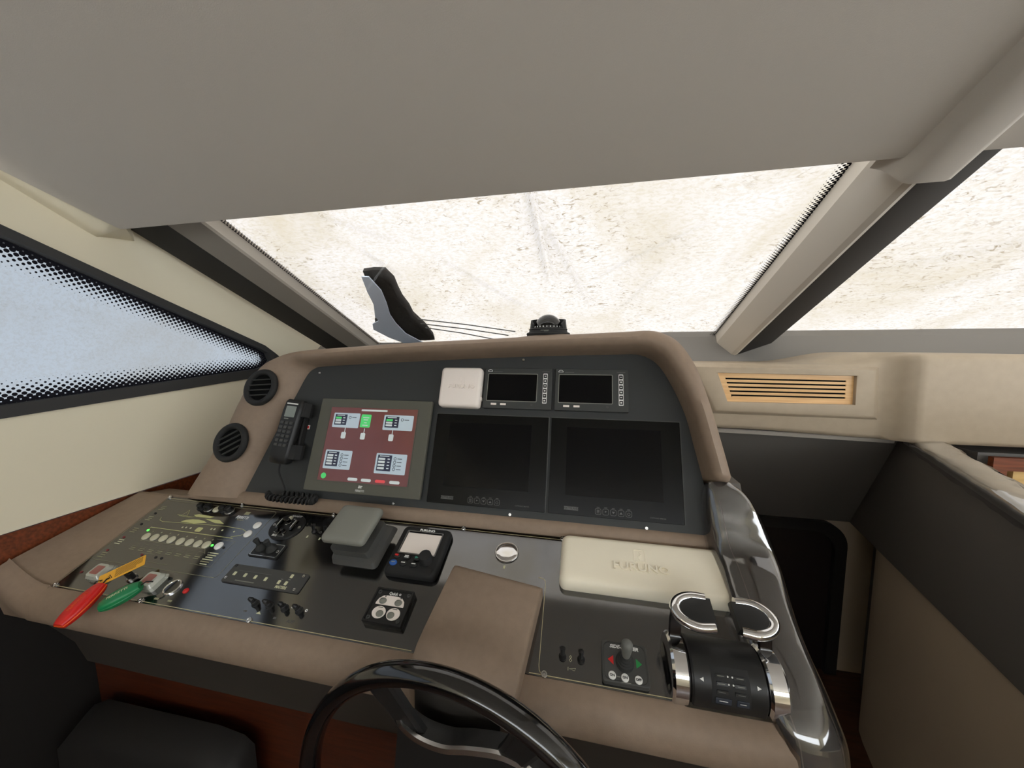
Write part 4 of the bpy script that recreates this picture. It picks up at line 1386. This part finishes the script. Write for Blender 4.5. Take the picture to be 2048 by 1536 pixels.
for x, dx in ((-0.0165, 0.004), (0.0175, -0.004)):
    o = MB().loft([[(x + 0.0155 * k_ * math.cos(2 * math.pi * i / 24), -0.0145 + 0.0125 * k_ * math.sin(2 * math.pi * i / 24), z) for i in range(24)] for k_, z in ((1, 0.012), (0.97, 0.0136))]).build('lower_pad', WHITEP, t)
    MB().loft([[(x + dx + 0.0085 * k_ * math.cos(2 * math.pi * i / 18), -0.0175 + 0.0070 * k_ * math.sin(2 * math.pi * i / 18), z) for i in range(18)] for k_, z in ((1, 0.0134), (0.9, 0.0150), (0.5, 0.0158))]).build('button', GREYP, o, 60)
    MB().box((x, -0.005, 0.0137), (0.011, 0.0018, 0.0003)).build('caption_line', GREYP, o)
for sx, sy in ((-1, 1), (1, 1), (-1, -1), (1, -1)):
    MB().ring(0.0014, 0.0046, 0.012, 0.0140, 12, sx * 0.035, sy * 0.027).build('screw_boss', DGREYP, t)
text('lettering', 'Quick', 0.0085, WHITEPR, t, -0.002, 0.0265, 0.0121, bold=0.0002)
MB().ring(0.0012, 0.0024, 0.0120, 0.0126, 12, 0.014, 0.0265).build('emblem', WHITEPR, t)

# long cream cover
t = thing('instrument_cover', 'long cream plastic instrument cover with raised lettering', 'cover', F1(0.1330, -0.0655))
m = MB()
m.loft([rr(0.352, 0.124, 0.014, 0.0), rr(0.355, 0.127, 0.015, 0.006), rr(0.352, 0.124, 0.015, 0.020), rr(0.344, 0.116, 0.014, 0.0275), rr(0.334, 0.106, 0.013, 0.0310), rr(0.322, 0.094, 0.012, 0.0325)])
m.build('shell', CREAMP, t, 60)
embossed_logo(t, 0.000, 0.019, 0.0325, 1.25, CREAMP, 0.0235)

# thruster joystick panel
t = thing('thruster_joystick', 'grey joystick panel with red and green arrows and three round keys', 'joystick', F1(0.0845, -0.2525))
MB().plate(0.081, 0.066, 0.005, 0.0, 0.012, 0.0015).build('plate', DGREYP, t)
m = MB()
m.loft([rr(0.0745, 0.060, 0.010, 0.012), rr(0.0745, 0.060, 0.010, 0.0126), rr(0.0735, 0.059, 0.010, 0.0126), rr(0.0735, 0.059, 0.010, 0.0120)], False, False)
m.build('outline', BLACKP, t)
m = MB()
m.lathe([(0.0165, 0.012), (0.0165, 0.0145), (0.0150, 0.018), (0.0152, 0.021), (0.0128, 0.024), (0.0130, 0.027), (0.0108, 0.030), (0.0110, 0.033), (0.0088, 0.036), (0.0085, 0.041)], 22)
bt = m.build('boot', RUBBER, t)
bt.location = (0.0, 0.000, 0)
m = MB()
m.tube([(0, 0, 0.038), (0, 0.001, 0.052), (0, 0.002, 0.064), (0, 0.0025, 0.072), (0, 0.003, 0.077), (0, 0.003, 0.0785)], [0.0072, 0.0085, 0.0098, 0.0098, 0.0070, 0.002], 18)
m.build('stick', RUBBERL, t, 60)
MB().loft([[(p[0], p[1], z) for p in ((-0.030, 0.001), (-0.0200, 0.0085), (-0.0200, -0.0065))] for z in (0.012, 0.0128)]).build('arrow', RED, t)
MB().loft([[(p[0], p[1], z) for p in ((0.030, 0.001), (0.0200, -0.0065), (0.0200, 0.0085))] for z in (0.012, 0.0128)]).build('arrow', GREEN, t)
for x, y, s in ((-0.0235, -0.0232, 'ON'), (-0.0015, -0.0238, 'ON'), (0.0215, -0.0238, 'OFF')):
    o = MB().lathe([(0.0066, 0.012), (0.0066, 0.0132), (0.0058, 0.0138), (0, 0.0138)], 20, x, y).build('key', WHITEPR, t)
    text('lettering', s, 0.0055, BLACKP, o, x, y, 0.0139, ext=0.0002, bold=0.0002)
text('lettering', 'SIDE-POWER', 0.0078, WHITEPR, t, 0.0, 0.0235, 0.0122, shear=0.25, bold=0.0003, xs=1.15)
MB().box((0.0, -0.0305, 0.0122), (0.016, 0.0013, 0.0004)).build('caption_line', GREYP, t)
MB().box((-0.0125, -0.0235, 0.0122), (0.006, 0.0018, 0.0004)).build('caption_line', GREYP, t)

# twin lever engine control
t = thing('engine_control', 'twin lever engine throttle with chrome hooked handles', 'throttle', F1(0.2485, -0.2430))
m = MB()
m.loft([rr(0.190, 0.110, 0.030, 0.0), rr(0.190, 0.110, 0.030, 0.004), rr(0.180, 0.100, 0.028, 0.010)])
m.build('base', BLACKG, t)


def drum(x0, x1, r, n=26, a0=-10, a1=190, cv=0.0, cn=0.006, bev=0.003):
    m = MB()
    ls = []
    for x, k in ((x0, r - bev), (x0 + bev, r), (x1 - bev, r), (x1, r - bev)):
        ls.append([(x, cv - k * math.cos(R(a0 + (a1 - a0) * i / n)), cn + k * math.sin(R(a0 + (a1 - a0) * i / n))) for i in range(n + 1)])
    return m.loft(ls)


drum(-0.060, 0.054, 0.053).build('drum', BLACKP, t, 40)
pad_a0, pad_a1 = 18, 80
m = MB()
ls = []
for a in range(pad_a0, pad_a1 + 1, 6):
    row = []
    for x in (-0.031, -0.028, 0.024, 0.027):
        k = 0.0538 if abs(x + 0.002) < 0.028 else 0.0530
        row.append((x, -k * math.cos(R(a)), 0.006 + k * math.sin(R(a))))
    ls.append(row)
m.loft(ls, False, False, closed=False)
kp = m.build('keypad', BLACKMATT, t, 60)


def ondrum(name, x, a, w, h, mat, lift=0.0536, th=0.0016, par=None, r=0.001):
    o = MB().plate(w, h, r, 0.0, th, 0.0004).build(name, mat, par or kp)
    o.matrix_local = Matrix.Translation((0, 0, 0.006)) @ Matrix.Rotation(R(90 - a), 4, 'X') @ Matrix.Translation((x, 0, lift))
    return o


NAVY = pm('slate_key', S(44, 50, 60), 0.4)
for a in (64, 53, 41):
    for sx in (-1, 1):
        ondrum('key', -0.002 + sx * 0.0135, a, 0.0175, 0.0055, BLACKP)
        ondrum('key_caption', -0.002 + sx * 0.0145, a, 0.011, 0.0012, GREYP if a > 45 else GREYPR, 0.0552, 0.0003)
        if a > 45:
            ondrum('indicator_lamp', -0.002 + sx * 0.0035, a + 0.5, 0.0026, 0.0026, WHITEPR, 0.0538, 0.0008)
for x, w in ((-0.0145, 0.024), (0.0145, 0.018)):
    ondrum('soft_key', x, 27, w, 0.0095, NAVY)
    ondrum('key_caption', x, 27, w * 0.55, 0.0012, WHITEPR, 0.0552, 0.0003)
for x, d in ((-0.046, -1), (0.040, 1)):
    o = MB().loft([[(-0.003 * d, -0.003, z), (0.003 * d, 0, z), (-0.003 * d, 0.003, z)] for z in (0, 0.0005)]).build('mark', WHITEPR, t)
    o.matrix_local = Matrix.Translation((0, 0, 0.006)) @ Matrix.Rotation(R(90 - 55), 4, 'X') @ Matrix.Translation((x, 0, 0.0530))
for s, x0, x1 in ((-1, -0.090, -0.0615), (1, 0.056, 0.0855)):
    lv = drum(x0, x1, 0.054, bev=0.004).build('lever', CHROME, t, 40)
    m = MB()
    xc = (x0 + x1) / 2
    w = 0.010
    path = [(0.020, 0.040, 1.0), (0.036, 0.060, 0.9), (0.046, 0.080, 0.85), (0.050, 0.092, 0.8), (0.051, 0.098, 0.7)]
    ls = []
    for v, n, k in path:
        ls.append([(xc + sx * w * k, v + sv * 0.006 * k, n) for sx, sv in ((-1, -1), (1, -1), (1.2, 0), (1, 1), (-1, 1), (-1.2, 0))])
    m.loft(ls)
    m.build('arm', BLACKG, lv)
    # D shaped handle: outline in (u, v) round side outwards
    a = -0.009 if s < 0 else 0.013
    b = -0.080 if s < 0 else 0.080
    cv = 0.050
    hh = 0.0285
    D = []
    for i in range(25):
        th = R(-90 + 180 * i / 24)
        D.append((a + (b - a) * (0.42 + 0.58 * math.cos(th)), cv + hh * math.sin(th)))
    Dg = [(a, cv - hh)] + D + [(a, cv + hh)]
    m = MB()
    cxm = (a + b) / 2
    m.loft([[(cxm + (x - cxm) * k, cv + (y - cv) * k, z) for x, y in Dg] for k, z in ((0.86, 0.092), (0.88, 0.097), (0.82, 0.1065), (0.6, 0.1085), (0.2, 0.109))])
    m.build('grip', BLACKP, lv, 50)
    m = MB()
    pts = [(a + (b - a) * 0.12, cv - hh + 0.003, 0.1015)] + [(x, y, 0.1015) for x, y in D] + [(a + (b - a) * 0.18, cv + hh - 0.001, 0.1015)]
    pts = [(cxm + (x - cxm) * 0.95, cv + (y - cv) * 0.93, z) for x, y, z in pts]
    n_ = len(pts)
    rs = [0.0098 - 0.0016 * abs(2 * i / (n_ - 1) - 1) for i in range(n_)]
    m.tube(pts, rs, 12)
    o = m.build('handle_rim', CHROME, lv, 60)

# ------------------------------------------------------------------ keys and guards at the left
for u, lb in ((-1.214, 'clear guarded stop button beside the yellow tag'), (-1.042, 'clear guarded stop button beside the green key float')):
    t = thing('guarded_button', lb, 'button', F1(u, -0.2480), 'guarded stop buttons')
    m = MB()
    m.loft([rr(0.046, 0.042, 0.008, 0.0), rr(0.046, 0.042, 0.008, 0.012), rr(0.038, 0.034, 0.008, 0.020), rr(0.030, 0.026, 0.006, 0.0205)])
    m.build('guard', CLEARCAP, t)
    MB().plate(0.026, 0.022, 0.003, 0.0204, 0.0212, 0.0003).build('button', SQRED, t)
    MB().tube([(0.014, 0.019, 0.006), (0.024, 0.019, 0.008), (0.027, 0.014, 0.008)], 0.004, 8).build('hinge', CLEARCAP, t)


def float_loops(w, h, L, n=20):
    ls = []
    for k in range(11):
        s = k / 10
        y = -L / 2 + L * s
        f = max(0.12, math.sin(math.pi * (0.06 + 0.88 * s)) ** 0.30)
        ls.append([(w / 2 * f * math.copysign(abs(math.cos(a)) ** 0.6, math.cos(a)), y, h / 2 * f * math.copysign(abs(math.sin(a)) ** 0.8, math.sin(a))) for a in (2 * math.pi * i / n for i in range(n))])
    return ls


def key_float(name, label, p0, p1, w, h, mat, mat2):
    A, B = (F1(*p0[:2]) @ Vector((0, 0, p0[2]))), (F1(*p1[:2]) @ Vector((0, 0, p1[2])))
    y = (A - B)
    L = y.length
    y.normalize()
    z = (N1 - y * N1.dot(y)).normalized()
    x = y.cross(z)
    t = thing(name, label, 'key float', basis((A + B) / 2, x, y, z), 'key floats')
    MB().loft(float_loops(w, h, L)).build('float', mat, t, 60)
    MB().loft(float_loops(w * 1.06, h * 0.30, L * 1.02)).build('seam_band', mat2, t, 60)
    m = MB()
    m.tube([(0.0, L / 2 - 0.004, 0), (0, L / 2 + 0.012, 0.003), (0.004, L / 2 + 0.022, -0.004)], 0.0016, 6)
    m.build('cord', BLACKP, t)
    text('lettering', 'FERRETTI', w * 0.25, KEYORANGE if mat is KEYRED else PRINT, t, 0, 0, h / 2 - 0.0003, rot=R(90), ext=0.0004)
    return t


key_float('key_float', 'red foam key float hanging off the console edge', (-1.135, -0.282, 0.030), (-1.125, -0.372, 0.026), 0.040, 0.028, KEYRED, KEYORANGE)
key_float('key_float', 'green foam key float lying on the console edge', (-1.030, -0.270, 0.030), (-1.080, -0.324, 0.024), 0.038, 0.028, KEYGREEN, KEYGREEN)
t = thing('warning_tag', 'yellow warning tag with black print tied to the keys', 'tag', F1(-1.126, -0.2445, 0.030, R(49)))
MB().plate(0.088, 0.036, 0.002, 0.0, 0.001).build('card', TAGY, t)
m = MB()
m.loft([[(x, y, z) for x, y in ((-0.0290, -0.010), (-0.0170, -0.010), (-0.0230, 0.006))] for z in (0.001, 0.0013)])
m.build('warning_sign', BLACKP, t)
m = MB()
m.loft([[(x, y, z) for x, y in ((-0.0272, -0.009), (-0.0188, -0.009), (-0.0230, 0.0025))] for z in (0.0013, 0.0015)])
m.build('sign_field', TAGY, t)
MB().box((-0.023, -0.0045, 0.0016), (0.0012, 0.006, 0.0004)).build('sign_mark', BLACKP, t)
for k in range(7):
    MB().box((0.013 - (0.006 if k > 4 else 0), 0.013 - 0.0040 * k, 0.0011), (0.052 - (0.012 if k > 4 else 0), 0.0012, 0.0004)).build('printed_line', BLACKP, t)
MB().lathe([(0.0025, 0.0008), (0.0025, 0.0014)], 12, -0.038, -0.002).build('hole', BLACKP, t)
m = MB()
m.tube(crom([(-0.038, -0.002, 0.002), (-0.046, -0.004, 0.006), (-0.050, -0.012, 0.000), (-0.048, -0.020, -0.004)], 5), 0.0012, 6)
m.build('tie', BLACKP, t)
t = thing('ignition_key', 'black headed ignition key under the yellow tag', 'key', F1(-1.118, -0.2450, 0.0))
MB().lathe([(0.011, 0), (0.011, 0.004), (0.008, 0.006), (0.0, 0.006)], 20).build('lock_barrel', STEEL, t)
m = MB()
m.plate(0.024, 0.010, 0.004, 0.006, 0.026, 0.002, 0.004, 0.0)
m.build('key_head', BLACKP, t)

# ------------------------------------------------------------------ steering wheel
wc = Vector((-0.194, 0.462, 0.653))
t = thing('steering_wheel', 'glossy black steering wheel with silver trimmed hub', 'steering wheel', basis(wc, Vector((math.cos(R(-6.9)), math.sin(R(-6.9)), 0)), Vector((0, 0, 1)), Vector((math.sin(R(-6.9)), -math.cos(R(-6.9)), 0))))
RW = 0.2945
m = MB()
n = 96
ls = []
for i in range(n + 1):
    a = 2 * math.pi * i / n
    c = Vector((RW * math.cos(a), RW * math.sin(a), 0))
    rad = Vector((math.cos(a), math.sin(a), 0))
    ls.append([c + rad * 0.0165 * math.cos(b) + Vector((0, 0, 0.0195 * math.sin(b))) for b in (2 * math.pi * k / 18 for k in range(18))])
m.loft(ls, False, False)
m.build('rim', BLACKG, t, 80)
for a in (118, 62, 200, 340, 270):
    m = MB()
    d = Vector((math.cos(R(a)), math.sin(R(a)), 0))
    p = Vector((-d.y, d.x, 0))
    ls = []
    for r_, w, z in ((0.06, 0.030, -0.035), (0.14, 0.024, -0.030), (0.22, 0.022, -0.016), (0.285, 0.027, -0.002)):
        ls.append([d * r_ + p * sx * w + Vector((0, 0, z + sz * 0.006)) for sx, sz in ((-1, -1), (1, -1), (1, 0.5), (0.7, 1), (-0.7, 1), (-1, 0.5))])
    m.loft(ls)
    m.build('spoke', BLACKP, t)
m = MB()
m.lathe([(0.10, -0.045), (0.105, -0.030), (0.098, -0.018), (0.06, -0.010), (0.0, -0.008)], 40)
m.build('hub', BLACKP, t, 50)
m = MB()
pts = crom([(-0.105, 0.180, -0.016), (-0.095, 0.170, -0.012), (-0.062, 0.160, -0.010), (-0.016, 0.162, -0.009), (0.03, 0.176, -0.010), (0.09, 0.186, -0.012), (0.14, 0.165, -0.015), (0.17, 0.11, -0.018)], 8)
ls = []
for i, p in enumerate(pts):
    a, b = Vector(pts[max(i - 1, 0)]), Vector(pts[min(i + 1, len(pts) - 1)])
    d = (b - a).normalized()
    q = Vector((-d.y, d.x, 0)).normalized()
    p = Vector(p)
    ls.append([p + q * 0.004 + Vector((0, 0, 0.002)), p + q * 0.004 - Vector((0, 0, 0.004)), p - q * 0.004 - Vector((0, 0, 0.004)), p - q * 0.004 + Vector((0, 0, 0.003))])
m.loft(ls)
m.build('hub_trim', STEEL, t, 60)
m = MB()
poly = [(p[0], p[1]) for p in pts] + [(0.15, 0.02), (0.10, -0.06), (-0.10, -0.06), (-0.12, 0.05)]
m.loft([[(x, y, z) for x, y in poly] for z in (-0.045, -0.016)])
m.build('hub_cover', BLACKP, t)
m = MB()
m.tube([(0, 0, -0.02), (0, 0, -0.10)], 0.03, 16)
m.build('column', BLACKP, t)

# ------------------------------------------------------------------ compass on the hood
base_z = 1.503
t = thing('compass', 'black domed marine compass on top of the hood', 'compass', Matrix.Translation((-0.105, 1.06, base_z)))
MB().lathe([(0.063, -0.006), (0.065, 0.0), (0.063, 0.003), (0.058, 0.0045), (0.056, 0.010), (0.0575, 0.013), (0.054, 0.016), (0.044, 0.016)], 40).build('base', BLACKMATT, t)
MB().lathe([(0.040, 0.016), (0.040, 0.024), (0.020, 0.026), (0.0, 0.026)], 32).build('card', DIAL, t)
m = MB()
for k in range(24):
    a = 2 * math.pi * k / 24
    m.box((0.0402 * math.cos(a), 0.0402 * math.sin(a), 0.0205), (0.0022, 0.0022, 0.004))
tag(m.build('degree_marks', WHITEPR, t), kind='stuff')
m = MB()
m.lathe([(0.041 * math.cos(R(a)), 0.016 + 0.042 * math.sin(R(a))) for a in range(0, 90, 9)] + [(0.001, 0.058)], 32)
m.build('dome', DOMEGLASS, t, 60)
m = MB()
ls = []
for i in range(15):
    a = R(-35 + 250 * i / 14)
    h = 0.034 * (0.35 + 0.65 * math.sin(math.pi * i / 14) ** 0.5)
    c, s = math.cos(a), math.sin(a)
    ls.append([(0.050 * c, 0.050 * s, 0.015), (0.055 * c, 0.055 * s, 0.015), (0.052 * c, 0.052 * s, 0.015 + h), (0.047 * c, 0.047 * s, 0.015 + h)])
m.loft(ls)
m.build('shade', BLACKMATT, t)
MB().box((-0.004, -0.0572, 0.0085), (0.024, 0.001, 0.0012)).build('caption_line', GREYP, t)
MB().box((0.0, -0.0572, 0.0060), (0.012, 0.001, 0.0010)).build('caption_line', GREYP, t)

# ------------------------------------------------------------------ wrapped armrest right of the console
t = thing('padded_armrest', 'dark padded armrest wrapped in clear plastic along the console side', 'armrest', Matrix.Translation((0.355, 0.7, 0.9)))
AI = Matrix.Translation((-0.355, -0.7, -0.9))
path = [(0.292, 0.350, q2(0.030, 0.045)), (0.291, 0.368, q2(0.012, 0.052)), (0.288, 0.392, q2(-0.03, 0.056)), (0.290, 0.406, q2(-0.07, 0.058)), (0.294, 0.414, q1(-0.025, 0.064)), (0.299, 0.413, q1(-0.07, 0.058)), (0.302, 0.408, q1(-0.13, 0.050)),
        (0.302, 0.402, q1(-0.20, 0.044)), (0.304, 0.402, q1(-0.27, 0.034)), (0.312, 0.405, q1(-0.315, 0.016)), (0.318, 0.408, q1(-0.345, -0.02)), (0.322, 0.410, (0.535, 0.77)), (0.325, 0.410, (0.545, 0.68)), (0.325, 0.410, (0.58, 0.55))]
pp = crom([(a, b, y, z) for a, b, (y, z) in path], 5)


def arm_loops(grow, wr):
    ls = []
    for i, (a, b, y, z) in enumerate(pp):
        y0, z0 = pp[max(i - 1, 0)][2:]
        y1, z1 = pp[min(i + 1, len(pp) - 1)][2:]
        d = Vector((0, y1 - y0, z1 - z0)).normalized()
        nrm = Vector((0, d.z, -d.y))
        w = (b - a) / 2 + grow
        cx_ = (a + b) / 2
        hgt = 0.028
        l = []
        for k in range(20):
            th = 2 * math.pi * k / 20
            cxx = math.copysign(abs(math.cos(th)) ** 0.55, math.cos(th))
            sn = math.copysign(abs(math.sin(th)) ** 0.75, math.sin(th))
            p = Vector((cx_ + w * cxx, y, z)) + nrm * (-hgt - 0.02 + (hgt + 0.02 + grow) * sn)
            if wr:
                p += Vector((cxx, 0, 0)) * wr * noise.noise(Vector((p.x * 30, p.y * 9, p.z * 9))) + nrm * wr * noise.noise(Vector((p.x * 38 + 5, p.y * 9, p.z * 9)))
            l.append(p)
        ls.append(l)
    return ls


m = MB()
m.loft(arm_loops(0.0, 0)).xf(AI)
cush = m.build('cushion', ARMLEATHER, t, 60)
m = MB()
m.loft(arm_loops(0.0045, 0.0050), False, False).xf(AI)
m.build('plastic_wrap', FILM, t, 180)
m = MB()
al = arm_loops(0.0006, 0)
seam = [l[6] for l in al[8:-4]]
m.tube(seam, 0.0011, 5)
m.xf(AI).build('seam', STITCH, cush)
m = MB()
seam2 = [l[3] for l in al[8:-4]]
m.tube(seam2, 0.0011, 5)
m.xf(AI).build('seam', STITCH, cush)
# console flank below the armrest
mb = MB()
mb.loft([[(x, y, z) for y, z in ((0.60, 0.85), (0.86, 0.98), (0.95, 1.12), (1.05, 1.12), (1.05, 0.0), (0.72, 0.0), (0.66, 0.5))] for x in (0.336, 0.392)]).xf(CI)
mb.build('side_panel', BULKHEAD, con)

# ------------------------------------------------------------------ tan dashboard on the right with wooden grille
def sm(a, b, x):
    x = max(0.0, min(1.0, (x - a) / (b - a)))
    return x * x * (3 - 2 * x)


mb = MB()
ls = []
N = 90
for i in range(N + 1):
    x = 0.30 + (2.25 - 0.30) * i / N
    k = sm(0.925, 0.975, x)
    yf = 1.30 - 0.055 * k
    zt = 1.4125 + 0.036 * sm(0.66, 0.92, x) - 0.010 * sm(0.95, 1.6, x)
    zl = 1.4125 - 0.003 * sm(0.4, 0.9, x) + 0.034 * sm(0.82, 0.98, x)
    zb = 1.187 - 0.016 * sm(0.5, 1.0, x) + 0.004 * k
    ls.append([(x, 1.56, zt), (x, yf + 0.12, zt), (x, yf + 0.070, zt - 0.001), (x, yf + 0.058, zt - 0.006), (x, yf + 0.05, zl + 0.3 * (zt - zl) - 0.002), (x, yf + 0.02, zl), (x, yf + 0.006, zl - 0.006), (x, yf, zl - 0.020), (x, yf + 0.002, (zl + zb) / 2), (x, yf, zb + 0.016), (x, yf + 0.008, zb + 0.002), (x, yf + 0.03, zb), (x, 1.56, zb)])
mb.loft(ls)
dash = tag(mb.build('dashboard', TAN, ang=60), 'tan padded dashboard right of the hood under the windscreen', 'dashboard')
m = MB()
g1 = [(0.4425, 1.380), (0.838, 1.3745), (0.8405, 1.2835), (0.4775, 1.283)]
go = [(0.340, 1.409), (0.905, 1.402), (0.915, 1.236), (0.430, 1.240)]


def gl(f, y):
    return [(a[0] + (b[0] - a[0]) * f, y, a[1] + (b[1] - a[1]) * f) for a, b in zip(go, g1)]


m.loft([gl(0.0, 1.3005), gl(0.10, 1.2955), gl(0.22, 1.2865), gl(0.34, 1.2835), gl(0.92, 1.2835), gl(0.98, 1.2845), gl(1.0, 1.2870), gl(1.0, 1.2995)], False, False)
m.build('grille_surround', TAN, dash, 40)
t = thing('wooden_grille', 'pale wooden air grille with five slots in the tan dashboard', 'grille', Matrix.Translation((0.645, 1.297, 1.33)))
GM = Matrix.Translation((-0.645, -1.297, -1.33))
m = MB()
m.loft([[(x, y, z) for x, z in g1] for y in (1.2978, 1.2984)]).xf(GM)
m.build('backing', DARKHOLE, t)


def gx(z, side):
    f = (1.380 - z) / (1.380 - 1.283)
    return 0.4425 + 0.035 * f if side == 0 else 0.838 + 0.0025 * f


def gz(f, x):
    tt = (x - 0.4425) / 0.3955
    return (1.380 - 0.0055 * tt) * (1 - f) + (1.283 + 0.0005 * tt) * f


slots = [0.20 + 0.145 * k for k in range(5)]
edges = [0.0] + [s for c in slots for s in (c - 0.028, c + 0.028)] + [1.0]
for k in range(6):
    f0, f1 = edges[2 * k], edges[2 * k + 1]
    m = MB()
    pl = []
    for f in (f0, f1):
        z = 1.38 - 0.097 * f
        pl.append((gx(z, 0) + 0.020, f))
    x0, x1 = gx(1.38 - 0.097 * (f0 + f1) / 2, 0) + 0.019, gx(1.33, 1) - 0.019
    m.loft([[(x0, y, gz(f0, x0)), (x1, y, gz(f0, x1)), (x1, y, gz(f1, x1)), (x0, y, gz(f1, x0))] for y in (1.2978, 1.2952)]).xf(GM)
    m.build('slat', WOODL, t)
for side in (0, 1):
    m = MB()
    zs = [1.38 - 0.0055 * side, 1.283]
    a, b = gx(1.38, side), gx(1.283, side)
    d = 0.0205 if side == 0 else -0.0205
    m.loft([[(a, y, zs[0]), (a + d, y, zs[0]), (b + d, y, zs[1]), (b, y, zs[1])] for y in (1.2978, 1.2951)]).xf(GM)
    m.build('end_piece', WOODL, t)
# dark bulkhead below the dashboard with pale top edge
mb = MB()
mb.loft([[(0.30, 1.325 + d, 1.20), (1.02, 1.325 + d, 1.20), (1.112, 1.665 + d, 0.738), (0.30, 1.665 + d, 0.738)] for d in (0.0, 0.03)])
struct(mb.build('wall_front_upper', BULKHEAD))
mb = MB()
mb.loft([[(x, y, z) for y, z in ((1.322, zb_ - 0.002), (1.318, zb_ - 0.006), (1.320, zb_ - 0.016), (1.335, zb_ - 0.018), (1.34, zb_ - 0.002))] for x, zb_ in ((0.3, 1.189), (0.6, 1.184), (0.98, 1.174))])
struct(mb.build('trim_8', GREYTRIM), 'pale edge moulding between the tan dashboard and dark bulkhead')

# ------------------------------------------------------------------ companionway partition with wrapped cap rail
A = Vector((0.999, 1.30, 1.172))
B = Vector((0.867, 0.86, 1.121))
D = (B - A)
Nr = Vector((-0.9578, 0.2873, 0))        # faces the helm
C2 = A + D * 2.2
Am = A - D * 0.02
Af = A - D * 0.823
mb = MB()
bot0, bot1 = Vector((1.107, 1.662, 0.738)), Vector((0.851, 0.808, 0.785))
dB = (bot1 - bot0)
bC = bot0 + dB * 2.0
mb.loft([[p, p - Nr * 0.045] for p in (Am, C2)][0:0] or [[Am, C2, bC, bot0, Af], [p - Nr * 0.05 for p in (Am, C2, bC, bot0, Af)]])
struct(mb.build('wall_partition', BULKHEAD), 'charcoal partition beside the steps going down')
t = thing('cap_rail', 'grey cap rail in clear plastic film along the companionway partition', 'rail')
mb = MB()
sec = [(0.004, -0.012), (0.004, -0.002), (0.0, 0.003), (-0.012, 0.006), (-0.052, 0.007), (-0.066, 0.003), (-0.07, -0.004), (-0.07, -0.02)]
mb.loft([[p + Nr * a + Vector((0, 0, z)) for a, z in sec] for p in (A - D * 0.03, A + D * 0.5, C2)])
mb.build('rail', pm('rail_grey', S(140, 136, 131), 0.4), t, 50)
mb = MB()
ls = []
for i in range(41):
    p = A + D * (0.06 + 2.1 * i / 40)
    ls.append([p + Nr * (a + math.copysign(0.003, a + 0.03)) + Vector((0, 0, z + 0.012 + 0.007 * noise.noise(Vector((i * 0.8, a * 30, 2))) + 0.003 * noise.noise(Vector((i * 1.3, a * 40, 6))))) for a, z in [(0.008, -0.03)] + sec])
mb.loft(ls, False, False, closed=False)
mb.build('plastic_film', FILM, t, 180)
# lower stairwell wall with rounded jamb
mb = MB()
low = []
A0 = Vector((0.999, 1.30, 0)) - Nr * 0.012
dirh = Vector((D.x, D.y, 0)).normalized()
prof = []
for s, off in ((-0.30, -0.10), (-0.245, -0.045), (-0.215, -0.018), (-0.17, -0.004), (-0.12, 0.0), (0.2, 0.0), (1.2, 0.0), (1.2, -0.06), (-0.30, -0.16)):
    prof.append(A0 + dirh * s + Nr * off)
mb.loft([[Vector((p.x, p.y, z)) for p in prof] for z in (0.0, 0.80)])
struct(mb.build('wall_stairwell', STAIRBEIGE, ang=50), 'beige stairwell wall with rounded edge below the charcoal partition')
# lower cabin door with rounded dark frame
mb = MB()
fo = rr(0.55, 1.15, 0.11, 0, 0, 0, 8)
fi = rr(0.46, 1.06, 0.09, 0, 0, 0, 8)
DX, DZ = 0.865, 0.135
mb.loft([[(DX + p[0], 1.745, DZ + p[1]) for p in fo], [(DX + p[0], 1.71, DZ + p[1]) for p in fo], [(DX + p[0], 1.71, DZ + p[1]) for p in fi], [(DX + p[0], 1.745, DZ + p[1]) for p in fi]], False, False)
d1 = struct(mb.build('door_1', BLACKTRIM), 'dark rounded door at the foot of the steps')
MB().loft([[(DX + p[0], y, DZ + p[1]) for p in fi] for y in (1.732, 1.74)]).build('door_leaf', pm('door_gloss', S(44, 38, 38), 0.2, spec=0.5), d1)
struct(MB().box((0.86, 1.747, 0.40), (1.3, 0.01, 0.8)).build('wall_lower_cabin', STAIRBEIGE))

# wooden locker beyond the partition
t = thing('wooden_locker', 'mahogany trimmed locker with pale wood front beyond the cap rail', 'locker', Matrix.Translation((1.6, 1.25, 0.9)))
LI = Matrix.Translation((-1.6, -1.25, -0.9))
mb = MB()
mb.loft([[(1.168, 1.245, 1.146), (2.2, 1.245, 1.146), (2.2, 1.245, 1.108), (1.168, 1.245, 1.108)], [(1.168, 1.26, 1.146), (2.2, 1.26, 1.146), (2.2, 1.26, 1.108), (1.168, 1.26, 1.108)]]).xf(LI)
mb.build('top_rail', WOODR, t)
mb = MB().box((1.72, 1.262, 0.98), (0.99, 0.015, 0.26)).xf(LI)
mb.build('front', WOODY, t)
mb = MB().box((1.190, 1.258, 0.98), (0.03, 0.02, 0.26)).xf(LI)
mb.build('side_rail', WOODR, t)
mb = MB().box((1.68, 1.45, 0.60), (1.03, 0.33, 1.1)).xf(LI)
mb.build('carcass', BULKHEAD, t)

# dark foot rest in the knee space
t = thing('foot_rest', 'dark sloping foot rest low in the knee space', 'foot rest', Matrix.Translation((-1.1, 0.6, 0.0)))
mb = MB()
mb.loft([[(x, y, z) for y, z in ((0.0, 0.0), (0.0, 0.40 - e), (0.02 + e, 0.44 - e), (0.08, 0.45 - e), (0.09, 0.0))] for x, e in ((-0.30, 0.04), (-0.24, 0.01), (0.16, 0.0), (0.24, 0.01), (0.27, 0.03))])
mb.build('pad', BLACKTRIM, t, 60)
